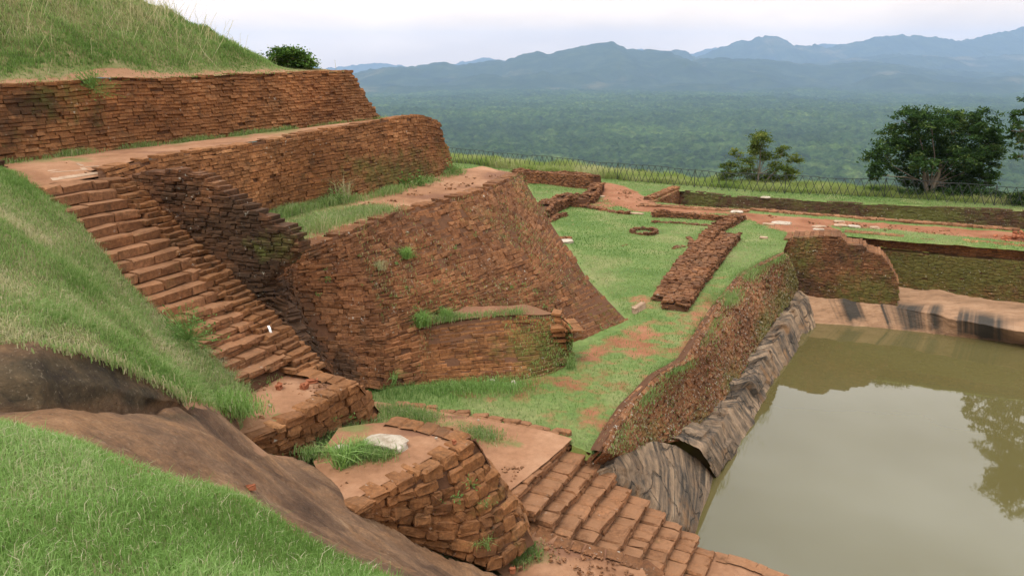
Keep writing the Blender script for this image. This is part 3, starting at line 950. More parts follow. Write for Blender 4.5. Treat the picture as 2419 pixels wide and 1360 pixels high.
RIM_T = [(1560, 1045, -8.4), (1600, 1047, -8.65), (1650, 1005, -8.9), (1700, 950, -9.1), (1745, 890, -9.15), (1800, 797, -9.15), (1845, 738, -9.15), (1888, 688, -9.15)]
RIM_E = [(1610, 1062, -8.75), (1645, 1068, -9.0), (1700, 1010, -9.25), (1745, 945, -9.35), (1790, 872, -9.35), (1840, 790, -9.35), (1875, 735, -9.32), (1904, 704, -9.3)]
RIM_W = [(1660, 1175, -10.32), (1692, 1135, -10.32), (1742, 1086, -10.32), (1790, 1008, -10.32), (1833, 923, -10.32), (1873, 860, -10.32), (1910, 801, -10.32), (1934, 777, -10.32)]
RIM_I = [tuple(A_(a) * .0 + A_(a)) for a in RIM_T]
RIM_T, RIM_E, RIM_W = RIM_T[1:], RIM_E[1:], RIM_W[1:]
in_row = [P(*a) + A_([-.8, .35, .02]) for a in RIM_T]
o = sheet('rock', rows(in_row, RIM_T, RIM_E, RIM_W), 420, 60, 'rock_pool', .07, band=True, seed=4, facet=.8)
tag(o, 'striped gneiss side of the pool, running under the long brick bank', 'rock')
NEAR_T = [(1446, 1094, -7.45), (1470, 1064, -7.65), (1545, 1038, -8.1), (1600, 1048, -8.65), (1652, 1082, -9.4), (1696, 1132, -10.32)]
NEAR_M = [(1450, 1104, -7.55), (1490, 1098, -7.95), (1565, 1100, -8.5), (1615, 1120, -9.15), (1650, 1150, -9.8), (1690, 1180, -10.36)]
NEAR_B = [(1456, 1122, -7.7), (1505, 1155, -8.4), (1565, 1200, -9.0), (1612, 1237, -9.6), (1640, 1256, -10.05), (1662, 1262, -10.4)]
o = sheet('rock', [[r_[0] + A_([-.9, -.7, -.05])] + r_ for r_ in rows([P(*a) + A_([-1.1, .1, -.5]) for a in NEAR_T], NEAR_T, NEAR_M, NEAR_B, [P(*a) + A_([-.7, -1.0, -.9]) for a in NEAR_B])], 140, 90, 'rock_pool', .07, band=True, seed=8)
tag(o, 'streaked grey and brown rock ramp between the lower steps and the water', 'rock')

SH_E = [(1888, 700, -9.25), (1904, 704, -9.3), (2000, 714, -9.3), (2104, 722, -9.3), (2192, 739, -9.33), (2274, 758, -9.38), (2419, 785, -9.42), (2700, 830, -9.42)]
SH_W = [(1922, 776, -10.32), (1936, 777, -10.32), (2030, 783, -10.32), (2125, 791, -10.32), (2200, 799, -10.32), (2274, 807, -10.32), (2419, 820, -10.32), (2700, 850, -10.32)]
SH_M = [(1890, 690, -9.18), (1902, 692, -9.2), (2000, 702, -9.22), (2115, 715, -9.24), (2200, 718, -9.2), (2280, 730, -9.22), (2419, 752, -9.25), (2700, 790, -9.25)]
SH_B = [(1880, 660, -9.0), (1900, 665, -9.0), (2000, 670, -9.0), (2125, 660, -8.95), (2206, 674, -9.0), (2277, 684, -9.05), (2419, 707, -9.1), (2700, 745, -9.1)]
o = sheet('rock', rows(SH_B, SH_M, SH_E, SH_W), 300, 80, 'rock_shelf', .10, band=True, seed=14)
tag(o, 'tan rock shelf and end of the pool with black vertical stains', 'rock')
k_ = rows([(1690, 1302, -8.9), (1760, 1322, -8.95), (1880, 1368, -9.0), (2050, 1440, -9.0)], [(1640, 1350, -8.9), (1690, 1370, -8.9), (1800, 1420, -9.), (1960, 1500, -9.)], [(1500, 1420, -8.9), (1560, 1460, -8.9), (1650, 1520, -9.), (1780, 1600, -9)])
o = sheet('landing', k_, 60, 40, 'sand', .03, attrs=dict(worn=lambda V: vn(V, 1.3, 4) * .7, grass=lambda V: V[:, 0] * 0))
tag(o, None, None, None, 'structure')
lw = [P(*q) for q in [(1680, 1300, -8.9), (1760, 1322, -8.95), (1880, 1368, -9.0), (2050, 1440, -9.0)]]
wall('brick_wall', [[a + A_([0, 0, .03]) for a in lw], [a + A_([.1, .05, -2.3]) for a in lw]], .1, .28, .3, 'brick_step', outv=A_([1, 2., 0]), ragged=0.0, seed=61)
tag(bpy.data.objects[C.collection.objects[-1].name], 'brick edge of the sandy landing above the water at the bottom', 'brick wall')
# ================================================================== terraces
b1 = [P(-140, 402, -1.8), P(20, 387, -1.8), P(291, 353, -1.8), P(507, 328, -1.8), P(700, 306, -1.8), P(904, 281, -1.8)]
W1A, W1B = b1[1], b1[-1]
t1 = [PV(*q, W1A, W1B, 0) for q in [(-120, 198), (0, 196), (149, 193), (237, 180), (372, 184), (541, 175), (700, 171), (838, 166)]]
wd_ = (W1B - W1A) / np.linalg.norm(W1B - W1A); wd_[2] = 0
t1 = [t1[0] - wd_ * 7] + t1; b1 = [b1[0] - wd_ * 7] + b1
t1n = A_(t1); b1n = A_(b1)
L1 = np.linspace(0, 1, 9)
def resamp(p, n=9):
    p = A_(p); L = np.concatenate([[0], np.cumsum(np.linalg.norm(np.diff(p, axis=0), axis=1))]); L /= L[-1]
    return A_([np.interp(np.linspace(0, 1, n), L, p[:, q]) for q in range(3)]).T
W1n = np.append(np.cross(W1B - W1A, [0, 0, 1.])[:2], 0); W1n /= np.linalg.norm(W1n)
W1n = -W1n if W1n @ A_([-W1A[0], -W1A[1], 0]) < 0 else W1n
o = wall('brick_wall', [resamp(t1n - W1n * .12, 14), resamp(b1n + A_([0, 0, -.12]), 14)], .075, .26, .3, 'brick', seed=2, hole=.006, jit=.012,
         stain=[(60, 250, 110, 60, .75), (200, 300, 90, 60, .45), (0, 300, 80, 90, .6), (600, 240, 80, 30, .2)], moss=[(130, 250, 120, 70, .5), (30, 330, 90, 40, .35)])
tag(o, 'long topmost terrace wall of red brick below the grassy mound', 'brick wall')

b2 = [P(500, 560, -3.4), P(630, 516, -3.4), P(718, 490, -3.4), P(867, 464, -3.4), P(952, 442, -3.4), P(1078, 404, -3.4)]
W2A, W2B = b2[1], b2[-1]
t2 = [PV(*q, W2A, W2B, 0) for q in [(250, 402), (281, 395), (338, 379), (507, 352), (700, 320), (837, 299), (914, 282), (985, 273), (1022, 274), (1045, 284)]]
o = wall('brick_wall', [resamp(A_(t2) - W1n * .15, 12), resamp([b2[0] + (b2[0] - b2[1]) * 1.3] + b2, 12) + A_([0, 0, -.12])], .072, .24, .32, 'brick', seed=4, hole=.006, jit=.012,
         stain=[(930, 400, 160, 70, .45), (1020, 330, 60, 60, .4), (820, 350, 80, 40, .2)], moss=[(900, 410, 150, 60, .65), (960, 400, 100, 60, .6), (1050, 370, 40, 60, .5)])
tag(o, 'second terrace wall of red brick with mossy right part', 'brick wall')
# rounded far end of the second wall
e2 = [t2[-1] - W1n * .15, b2[-1] + A_([0, 0, -.12])]
dirw = (W2B - W2A); dirw[2] = 0; dirw /= np.linalg.norm(dirw)
wall('end_course', [[e2[0], e2[0] - W1n * 1.2 + dirw * .35 + A_([0, 0, -.1])], [e2[1], e2[1] - W1n * 1.2 + dirw * .4]], .088, .28, .3, 'brick', parent=o, outv=dirw + W1n * .3, seed=5, ragged=.1)

sheet_t2 = sheet('terrace', [resamp(b1n[1:] - W1n * .15 + A_([0, 0, .0]), 12), resamp([a - W1n * .36 + A_([0, 0, -.025]) for a in t2], 12)], 160, 40, 'sand', .03,
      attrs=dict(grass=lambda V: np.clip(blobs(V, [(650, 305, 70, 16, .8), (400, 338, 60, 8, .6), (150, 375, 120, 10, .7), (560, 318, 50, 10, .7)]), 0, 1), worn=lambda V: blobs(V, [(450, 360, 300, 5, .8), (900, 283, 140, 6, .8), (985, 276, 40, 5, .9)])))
tag(sheet_t2, None, None, None, 'structure')
lrow = rows([(-160, 406, -1.775), (0, 388, -1.775), (120, 373, -1.775), (300, 352, -1.78)], [(-180, 430, -1.785), (50, 412, -1.795), (180, 396, -1.80), (325, 374, -1.805)], [(-200, 455, -1.90), (92, 438, -1.95), (240, 415, -1.95), (345, 394, -1.92)])
o = sheet('terrace', lrow, 60, 30, 'sand', .012, attrs=dict(grass=lambda V: blobs(V, [(100, 378, 120, 8, .6)]), worn=lambda V: blobs(V, [(60, 430, 60, 14, .5)])))
tag(o, None, None, None, 'structure')

# third terrace (sand, grass at its near end) and the big battered wall below it
t3px = [(690, 592), (703, 586), (833, 540), (938, 499), (1107, 459), (1175, 432), (1229, 407)]
t3 = [P(x, y, -3.5) for x, y in t3px]
far3 = [P(540, 560, -3.42)] + [a + A_([0, 0, 0.0]) - W1n * .1 for a in b2[1:]]
o = sheet('terrace', [resamp(far3 + [P(1140, 394, -3.42)], 14) + A_([0, 0, .02]), resamp([P(640, 630, -3.5)] + t3, 14) + A_([-.26, .11, -.03])], 170, 50, 'sand', .035,
          attrs=dict(grass=lambda V: np.clip(blobs(V, [(740, 505, 150, 42, .95), (690, 560, 60, 30, .8), (860, 500, 70, 16, .7), (990, 428, 70, 10, .6), (860, 470, 60, 12, .6)]), 0, 1),
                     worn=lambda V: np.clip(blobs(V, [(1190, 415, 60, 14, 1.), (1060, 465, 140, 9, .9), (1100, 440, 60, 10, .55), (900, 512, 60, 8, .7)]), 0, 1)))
tag(o, None, None, None, 'structure')

def PW(x, y, o_=.70):
    A = A_([-5.76, 14.69]); B = A_([-3.85, 13.88]); t = (B - A) / np.linalg.norm(B - A); n = A_([t[1], -t[0]]); n = n if n @ -A > 0 else -n
    return PV(x, y, A + n * o_, B + n * o_)


W3T = [PW(580, 652), PW(640, 622, .55), (690, 593, -3.5), (833, 540, -3.5), (938, 499, -3.5), (1107, 459, -3.5), (1175, 432, -3.5), (1229, 407, -3.5)]
W3M = [PW(585, 672), PW(658, 690, .6), (706, 690, -4.35), (880, 705, -4.95), (985, 690, -5.05), (1140, 640, -5.1), (1250, 600, -5.1), D(1292, 505, 24.9)]
W3Q = [PW(590, 690), PW(682, 752, .65), (745, 800, -5.3), (905, 800, -5.75), (1030, 760, -5.8), (1180, 722, -5.85), (1300, 700, -6.0), D(1388, 655, 22.9)]
W3B = [PW(600, 712), PW(706, 815), (815, 908, -6.2), (935, 925, -6.95), (1050, 915, -7.1), (1230, 885, -7.15), (1359, 824, -7.15), (1497, 770, -7.15)]
o = wall('brick_wall', rows(W3T, W3M, W3Q, W3B), .070, .27, .40, 'brick_old', tilt=.35, seed=6, hole=.02, jit=.016, rough=.011, ragged=.15, clusters=(1.7, .84),
         stain=[(680, 760, 60, 120, .85), (800, 880, 45, 60, .85), (630, 690, 60, 50, .85), (720, 830, 50, 60, .8), (1150, 560, 90, 60, .3), (1260, 480, 40, 60, .35), (1430, 770, 60, 40, .3)],
         moss=[(1420, 740, 80, 50, .45), (1130, 520, 100, 60, .35), (760, 650, 60, 40, .2), (1330, 700, 60, 80, .3), (1240, 470, 50, 60, .4)])
tag(o, 'tall battered terrace wall of worn brick, largest in the photo', 'brick wall')

LT = [(900, 800, -5.82), (938, 782, -5.8), (1073, 758, -5.8), (1175, 745, -5.8), (1276, 744, -5.8), (1315, 740, -5.8), (1345, 773, -5.95)]
LB = [(885, 925, -6.85), (940, 922, -6.95), (1107, 914, -7.05), (1242, 912, -7.1), (1311, 893, -7.1), (1345, 873, -7.1), (1354, 860, -7.1)]
o = wall('retaining_wall', rows(LT, LB), .068, .26, .34, 'brick', tilt=.3, seed=8, hole=.015, jit=.016, ragged=.5, clusters=(2.0, .84),
         stain=[(1310, 840, 60, 60, .4), (880, 890, 50, 60, .5)], moss=[(1270, 830, 110, 70, .85), (1150, 850, 90, 60, .25), (1340, 840, 30, 60, .5)])
tag(o, 'low retaining wall with a grassy ledge at the foot of the tall wall', 'brick wall')
a_, b_ = P(1345, 773, -5.95) + A_([-.12, .05, -.1]), P(1354, 860, -7.1) + A_([-.08, .05, 0])
wall('end_face', [[a_, a_ + A_([-.05, .9, .0])], [b_, b_ + A_([.1, 1.2, 0])]], .068, .26, .3, 'brick', parent=o, outv=A_([1, .1, 0]), tilt=0, seed=9, moss=[(1350, 840, 60, 60, .6)])
ba = [P(*q) for q in LT[1:6]]
o2 = sheet('ledge_soil', [[a + A_([-.75, .35, .12]) for a in ba], [a + A_([-.03, .02, -.0]) for a in ba]], 60, 14, 'sand', .03, parent=o,
           attrs=dict(grass=lambda V: np.full(len(V), .40), worn=lambda V: np.full(len(V), .7)))

# wing wall beside the upper stairs
WA, WB = A_([-5.76, 14.69, 0]), A_([-3.85, 13.88, 0])
o = plane_wall('wing_wall', WA, WB, [(282, 428), (330, 408), (400, 402), (470, 411), (507, 441), (555, 475), (590, 497), (626, 509), (643, 529), (676, 539), (700, 566), (704, 592), (655, 636), (592, 702), (541, 650), (487, 600), (436, 545), (402, 498), (330, 480), (285, 470)],
               .070, .24, .34, 'brick_old', seed=9, jit=.010, rough=.009, octo=False, hole=.010, st0=.27, off=.72,
               stain=[(520, 530, 120, 70, .62), (620, 580, 90, 60, .8), (430, 460, 60, 40, .45), (600, 660, 60, 60, .8), (740, 800, 60, 120, .8)], moss=[(640, 590, 70, 50, .6)])
tag(o, 'blackened stepped wing wall beside the upper stairs', 'brick wall')


# ================================================================== stairs
def step_bricks(p0, wdir, width, run, rise, seed, n_course=2, mat='brick_step', deep=.0, st=0., blen=.3, octo=True):
    """one step: courses of bricks along wdir; p0 = far end of its front top edge; wdir unit vector along the step, edir outwards"""
    r = np.random.default_rng(seed)
    wdir = A_(wdir, float); e = A_([-wdir[1], wdir[0], 0.])
    if e[0] < 0: e = -e
    cen = []; T = []; N = []; L = []; H = []; Dp = []
    ch = rise / n_course
    for c in range(n_course):
        dep = run + .16
        ln = blen * np.clip(r.normal(1, .2, 40), .5, 1.6)
        ed = np.cumsum(ln) - r.uniform(0, blen * .8); ed = np.concatenate([[0], ed[(ed > .06) & (ed < width - .06)], [width]])
        for a, b in zip(ed[:-1], ed[1:]):
            m = p0 + wdir * ((a + b) / 2) - e * (dep / 2 + .015 * c + r.normal(0, .012)) - A_([0, 0, ch * (c + .5) + r.normal(0, .008)])
            cen.append(m); T.append(wdir + r.normal(0, .02, 3)); N.append(e); L.append(b - a - .012); H.append(ch * .97); Dp.append(dep)
    cen = A_(cen); T = A_(T); T /= np.linalg.norm(T, axis=1)[:, None]; N = A_(N)
    U = np.tile(A_([0, 0, 1.]), (len(cen), 1))
    n = len(cen); br = np.clip(.3 + .5 * r.random(n), 0, 1)
    return bricks_mesh(cen, T, N, U, A_(L), A_(H), A_(Dp), br, np.full(n, st), np.full(n, .12), octo, .010, seed)


st1 = empty('staircase', P(250, 421, -1.95))
tag(st1, 'steep upper brick stairs dropping from the terrace beside the wing wall', 'stairs')
R0 = P(250, 421, -1.95)
E1 = A_([.905, -.425, 0.]); Wd1 = A_([-.425, -.905, 0.])
for i in range(18):
    p0 = R0 + E1 * (.217 * i + .1) + A_([0, 0, -.16 * i])
    r_ = np.random.default_rng(500 + i)
    p0 = p0 + E1 * r_.normal(0, .015)
    V, fs, at = step_bricks(p0 - st1.location if False else p0, Wd1, 1.25 + .55 * (i / 18) + r_.normal(0, .06), .26, .165, 200 + i, 1 if i < 12 else 2, blen=.62 if i < 12 else .34, octo=False)
    o = finish_bricks('step', [(V, fs, at)], [M['brick_step'], M['core']], None)
    o.parent = st1; o.matrix_parent_inverse = st1.matrix_world.inverted() if False else __import__('mathutils').Matrix.Translation(-st1.location)
# narrow half-height flight of bare bricks between the treads and the wing wall
parts = []
for i in range(38):
    p0 = R0 + E1 * (.1085 * i + .14) + A_([0, 0, -.08 * i - .02]) - Wd1 * (.42 + .14 * min(1, i / 14))
    r_ = np.random.default_rng(700 + i)
    p0 = p0 + E1 * r_.normal(0, .03)
    parts.append(step_bricks(p0, Wd1, (.50 + .14 * min(1, i / 14)) + r_.normal(0, .04), .2, .085, 300 + i, 1, st=.30, blen=.26, octo=False))
o = finish_bricks('side_flight', parts, [M['brick'], M['core']], None)
o.parent = st1; o.matrix_parent_inverse = __import__('mathutils').Matrix.Translation(-st1.location)
# rubble core under the flight
cv = []
for i in (0, 18):
    q = R0 + E1 * (.217 * i - .12) + A_([0, 0, -.16 * i - .14])
    cv += [q - Wd1 * .45, q + Wd1 * 2.2]
cv = A_(cv + [c_ + A_([0, 0, -1.2]) for c_ in cv])
o = mesh('stair_core', cv, [A_([[0, 1, 3, 2], [0, 2, 6, 4], [1, 5, 7, 3], [2, 3, 7, 6], [0, 4, 5, 1]])], M['core'])
o.parent = st1; o.matrix_parent_inverse = __import__('mathutils').Matrix.Translation(-st1.location)

cv = A_([R0 + E1 * a + Wd1 * b + A_([0, 0, z]) for z in (-.13, -1.3) for a in (-1.3, .12) for b in (-1.5, 2.2)])
o = mesh('stair_core', cv, [A_([[0, 1, 3, 2], [0, 2, 6, 4], [1, 5, 7, 3], [2, 3, 7, 6], [0, 4, 5, 1]])], M['core'])
o.parent = st1; o.matrix_parent_inverse = __import__('mathutils').Matrix.Translation(-st1.location)

st2 = empty('staircase', P(1349, 1037, -7))
tag(st2, 'lower brick stairs going down to the pool at the bottom', 'stairs')
S0 = P(1349, 1037, -7.0)
E2 = A_([.935, -.355, 0.]); Wd2 = A_([-.45, -.893, 0.])
for i in range(11):
    z = -7. - .2 * i
    far = [(1349, 1037), (1384, 1072), (1420, 1094), (1457, 1118), (1493, 1150), (1535, 1178), (1575, 1206), (1614, 1238), (1653, 1262), (1690, 1299), (1725, 1330)][i]
    p0 = P(*far, z)
    r_ = np.random.default_rng(800 + i)
    V, fs, at = step_bricks(p0, Wd2 / np.linalg.norm(Wd2), 2.35 + r_.normal(0, .05), .36, .2, 400 + i, 2, blen=.36)
    o = finish_bricks('step', [(V, fs, at)], [M['brick_step'], M['core']], None)
    o.parent = st2; o.matrix_parent_inverse = __import__('mathutils').Matrix.Translation(-st2.location)
e2n = A_([.893, -.45, 0])
cv = []
for q in (P(1349, 1037, -7.), P(1725, 1330, -9.)):
    cv += [q + A_([-.45, .15, -.12]), q + Wd2 * 2.35 + A_([-.45, .15, -.12])]
cv = A_(cv + [c_ + A_([0, 0, -2.5]) for c_ in cv])
o = mesh('stair_core', cv, [A_([[0, 1, 3, 2], [0, 2, 6, 4], [1, 5, 7, 3], [2, 3, 7, 6], [0, 4, 5, 1]])], M['core'])
o.parent = st2; o.matrix_parent_inverse = __import__('mathutils').Matrix.Translation(-st2.location)

# ================================================================== near brick platforms
B1T = [(566, 1046, -5.02), (640, 1016, -5.0), (740, 962, -5.0), (826, 915, -5.0), (850, 902, -5.0)]
B1B = [(575, 1062, -5.2), (655, 1090, -5.65), (770, 1060, -5.95), (888, 1000, -5.95), (905, 975, -5.95)]
b1o = empty('brick_platform', P(700, 960, -5)); INV = lambda e: __import__('mathutils').Matrix.Translation(-e.location)
tag(b1o, 'brick platform with sandy top and loose bricks at the foot of the upper stairs', 'brick platform')
o = wall('face', rows(B1T, B1B), .115, .30, .29, 'brick', octo=True, tilt=.2, seed=21, hole=.0, ragged=.0, jit=.02, rough=.011, mo0=.05, stain=[(860, 960, 40, 40, .3)])
o.parent = b1o; o.matrix_parent_inverse = INV(b1o)
o = wall('end_face', rows([(850, 902, -4.98), (800, 891, -4.96), (700, 870, -4.96)], [(905, 975, -5.95), (850, 940, -5.95), (760, 905, -5.95)]), .115, .3, .34, 'brick', octo=True, seed=22, hole=0, ragged=0, outv=A_([.3, 1., 0]))
o.parent = b1o; o.matrix_parent_inverse = INV(b1o)
o = sheet('sand_top', rows([(600, 858, -5.0), (640, 855, -5.0), (720, 872, -5.0), (806, 890, -5.0), (850, 905, -5.02)], [(590, 930, -4.99), (640, 940, -4.99), (700, 935, -4.99), (780, 915, -5.01), (822, 903, -5.03)], [(552, 1026, -5.02), (566, 1028, -5.02), (630, 1006, -5.02), (728, 954, -5.02), (820, 907, -5.03)]), 90, 60, 'sand', .015,
          attrs=dict(grass=lambda V: blobs(V, [(655, 985, 16, 12, .8), (600, 900, 16, 50, .6)]), worn=lambda V: np.clip(blobs(V, [(720, 890, 90, 22, .75), (780, 915, 60, 20, .8), (650, 870, 30, 12, .8)]), 0, 1)))
o.parent = b1o; o.matrix_parent_inverse = INV(b1o)

B2T = [(812, 1192, -5.42), (838, 1203, -5.42), (925, 1150, -5.4), (1030, 1090, -5.4), (1132, 1034, -5.4)]
B2B = [(826, 1204, -5.6), (868, 1235, -5.9), (1000, 1290, -6.6), (1180, 1345, -7.3), (1268, 1285, -7.35)]
b2o = empty('brick_platform', P(950, 1080, -5.4))
tag(b2o, 'nearest brick platform with a white boulder and grass on its sandy top', 'brick platform')
o = wall('face', rows(B2T, B2B), .125, .30, .32, 'brick', octo=True, tilt=.25, seed=23, hole=.004, ragged=0, jit=.022, rough=.012, vary=.3,
         stain=[(1130, 1250, 80, 50, .45), (1050, 1200, 60, 40, .25)], moss=[(1120, 1180, 90, 70, .35), (1210, 1270, 50, 50, .4)])
o.parent = b2o; o.matrix_parent_inverse = INV(b2o)
o = wall('end_face', rows([(1132, 1034, -5.41), (1100, 1020, -5.40), (1020, 1004, -5.40), (930, 988, -5.40)], [(1268, 1285, -7.35), (1240, 1200, -7.2), (1130, 1110, -6.9), (1000, 1040, -6.4)]), .125, .3, .36, 'brick', octo=True, seed=24, hole=0, ragged=0, outv=A_([.5, 1., 0]))
o.parent = b2o; o.matrix_parent_inverse = INV(b2o)
o = sheet('sand_top', rows([(800, 1010, -5.45), (880, 998, -5.42), (940, 994, -5.4), (1060, 1014, -5.4), (1120, 1030, -5.42)], [(740, 1090, -5.5), (830, 1085, -5.4), (930, 1080, -5.38), (985, 1056, -5.42), (1104, 1025, -5.44)], [(768, 1150, -5.47), (824, 1188, -5.44), (908, 1140, -5.42), (1008, 1084, -5.42), (1114, 1030, -5.43)]), 100, 60, 'sand', .015,
          attrs=dict(grass=lambda V: np.clip(blobs(V, [(830, 1080, 80, 28, .75), (840, 1010, 60, 14, .8), (700, 1075, 50, 30, .8)]), 0, 1), worn=lambda V: np.clip(blobs(V, [(1000, 1020, 110, 16, .9), (1090, 1035, 40, 14, .7), (860, 1160, 30, 10, .5)]), 0, 1)))
o.parent = b2o; o.matrix_parent_inverse = INV(b2o)

# low platform between them and the lower stairs, with its brick kerb
pl = empty('brick_platform', P(1100, 1030, -6.95))
tag(pl, 'low sandy platform with a brick kerb at the head of the lower stairs', 'brick platform')
o = sheet('sand_top', rows([(830, 950, -6.35), (890, 948, -6.45), (1000, 966, -6.7), (1150, 992, -6.88), (1280, 1016, -6.95), (1352, 1036, -6.96)], [(820, 1010, -6.3), (900, 1010, -6.5), (1000, 1030, -6.75), (1120, 1060, -6.92), (1220, 1080, -6.96), (1290, 1092, -6.97)], [(850, 1080, -6.3), (960, 1090, -6.6), (1050, 1110, -6.85), (1120, 1140, -6.95), (1180, 1165, -6.97), (1205, 1156, -6.97)]), 110, 60, 'sand', .025,
          attrs=dict(grass=lambda V: np.clip(blobs(V, [(960, 985, 100, 22, .85), (1190, 1048, 50, 14, .7), (1060, 1000, 60, 12, .5), (880, 1000, 50, 40, .9)]), 0, 1), worn=lambda V: np.clip(blobs(V, [(1060, 985, 150, 8, .7)]), 0, 1)))
o.parent = pl; o.matrix_parent_inverse = INV(pl)
o = mass('kerb', [P(930, 962, -6.75), P(1040, 980, -6.95), P(1150, 995, -7.02), P(1280, 1022, -7.06), P(1345, 1036, -7.06)], .34, .11, .1, .3, 'brick_step', seed=31, st0=.1, mo0=0, octo=True, ruin=.25, rough=.008)
o.parent = pl; o.matrix_parent_inverse = INV(pl)

# near kerb of the lower stairs with the sandy corner at the very bottom
q_ = empty('brick_platform', P(1380, 1330, -7.7))
tag(q_, 'sandy corner platform with a dark brick edge beside the lowest steps', 'brick platform')
QE = [(1235, 1225, -7.5), (1310, 1262, -7.62), (1400, 1290, -7.7), (1470, 1306, -7.75), (1545, 1330, -7.8), (1580, 1372, -7.85)]
o = sheet('sand_top', rows([P(*a) for a in QE], [(1190, 1260, -7.5), (1290, 1300, -7.62), (1370, 1330, -7.7), (1440, 1350, -7.75), (1500, 1380, -7.8), (1530, 1410, -7.85)], [(1170, 1340, -7.5), (1230, 1400, -7.6), (1290, 1430, -7.7), (1350, 1450, -7.75), (1420, 1470, -7.8), (1460, 1490, -7.85)]), 60, 40, 'sand', .03,
          attrs=dict(grass=lambda V: np.clip(blobs(V, [(1255, 1310, 50, 30, .8)]), 0, 1), worn=lambda V: np.clip(.3 + blobs(V, [(1400, 1300, 160, 25, .6)]), 0, 1)))
o.parent = q_; o.matrix_parent_inverse = INV(q_)
o = wall('edge', [[P(*a) + A_([0, 0, .03]) for a in QE], [P(*a) + A_([.08, .12, -1.5]) for a in QE]], .1, .3, .3, 'brick_old', outv=A_([.6, .8, 0]), octo=True, seed=33, ragged=.1, st0=.25)
o.parent = q_; o.matrix_parent_inverse = INV(q_)

# ================================================================== brick bank on the left side of the pool
BT = [(1422, 1066, -7.02), (1450, 1015, -7.0), (1488, 958, -6.98), (1560, 884, -6.98), (1622, 848, -6.98), (1690, 735, -6.98), (1760, 645, -6.98), (1852, 598, -6.98)]
BM = [(1445, 1070, -7.2), (1510, 1000, -7.5), (1560, 940, -7.6), (1628, 880, -7.55), (1682, 830, -7.6), (1745, 735, -7.5), (1800, 660, -7.45), (1866, 612, -7.4)]
BB = [(1470, 1072, -7.75), (1565, 1044, -8.5), (1612, 1036, -8.75), (1705, 948, -9.18), (1748, 888, -9.2), (1803, 795, -9.2), (1848, 736, -9.2), (1890, 686, -9.2)]
BT = [(x, y, -6.93) for x, y, z in BT]
BT0 = [P(x, y, -6.96) + A_([-.16, .09, 0]) for x, y, z in BT]
o = wall('brick_bank', rows(BT0, BT, BM, BB), .062, .22, .34, 'brick_bank', tilt=.6, tilt0=True, seed=41, hole=.02, jit=.020, rough=.011, ragged=.5, clusters=(1.4, .86), mo0=.10, st0=.05,
         moss=[(1650, 1010, 40, 50, .5), (1870, 660, 30, 50, .9), (1800, 780, 30, 60, .8), (1720, 910, 26, 60, .7), (1840, 720, 30, 50, .8), (1530, 1020, 60, 40, .4)], stain=[(1800, 640, 60, 40, .3)])
tag(o, 'long eroded brick bank with moss and white lichen sloping down to the pool', 'brick bank')
# ================================================================== walls at the far end of the pool
BA, BB_ = P(1886, 690, -9.17), P(2120, 716, -9.22)
o = plane_wall('brick_wall', BA, BB_, [(1850, 564), (1900, 560), (1952, 556), (1986, 558), (2002, 576), (2044, 582), (2052, 594), (2084, 602), (2104, 628), (2119, 657), (2124, 690), (2121, 722), (2000, 710), (1880, 698), (1850, 640)],
               .06, .22, .3, 'brick_old', seed=51, jit=.009, mo0=.26, st0=.30, thick=1.3, batter=.03,
               moss=[(2050, 690, 90, 40, .6), (1900, 600, 40, 60, .4)], stain=[(2000, 600, 60, 30, .25), (1900, 660, 60, 50, .35)])
tag(o, 'brick wall with a curved stepped end at the far end of the pool', 'brick wall')
RA, RB = P(1986, 548, -7.), P(2419, 584, -7.)
o = plane_wall('brick_wall', RA, RB, [(1984, 547), (2071, 553), (2294, 574), (2419, 583), (2750, 612), (2750, 650), (2419, 614), (2294, 606), (2152, 592), (2077, 582), (2070, 640), (1984, 640)], .06, .22, .3, 'brick', seed=53, jit=.009, mo0=.1, st0=.14, hole=.01,
               moss=[(2030, 590, 40, 30, .5)], thick=.3)
tag(o, 'upper tier of dark brick at the right, below the grass strip', 'brick wall')
o = plane_wall('brick_wall', RA, RB, [(2060, 588), (2152, 596), (2294, 610), (2419, 617), (2750, 650), (2750, 775), (2419, 722), (2277, 700), (2206, 690), (2100, 680), (2050, 680)], .06, .22, .3, 'brick_old', off=.40, seed=55, jit=.009, mo0=.60, st0=.40, thick=.3,
               moss=[(2250, 640, 160, 40, .5)])
tag(o, 'mossy lower tier of brick above the tan rock shelf', 'brick wall')

# sunken room beside the path
TA, TB = Pz7(1606, 449), Pz7(2419, 498)
TA = A_([*TA, 0]); TB = A_([*TB, 0])
tr = empty('sunken_room', P(1900, 480, -7)); tag(tr, 'long sunken room of dark mossy brick between the path and the fence', 'ruin')
o = wall('far_face', [[P(x, y - 1, -6.98) for x, y in TR_F], [P(x, y - 1, -6.98) + A_([-.1, -.28, -1.3]) for x, y in TR_F]], .075, .26, .3, 'brick_old', seed=57, st0=.78, mo0=.40, ragged=.1, jit=.012, hole=.01,
         moss=[(2170, 510, 90, 20, .7), (1660, 475, 40, 15, .5)], stain=[(1900, 490, 200, 20, .4)])
o.parent = tr; o.matrix_parent_inverse = INV(tr)
tl = [P(1540, 479, -6.97), P(1572, 464, -6.97), P(1606, 447, -6.97)]
o = wall('end_face', [tl, [a + A_([.1, 0, -1.3]) for a in tl]], .075, .26, .3, 'brick_old', seed=58, st0=.1, mo0=.2, outv=A_([1, -.3, 0]), ragged=.1)
o.parent = tr; o.matrix_parent_inverse = INV(tr)
o = mass('coping', [G(1530, 474), G(1565, 458), G(1597, 445)], .55, .14, .07, .26, 'brick', seed=59, ruin=.2, st0=.15)
o.parent = tr; o.matrix_parent_inverse = INV(tr)
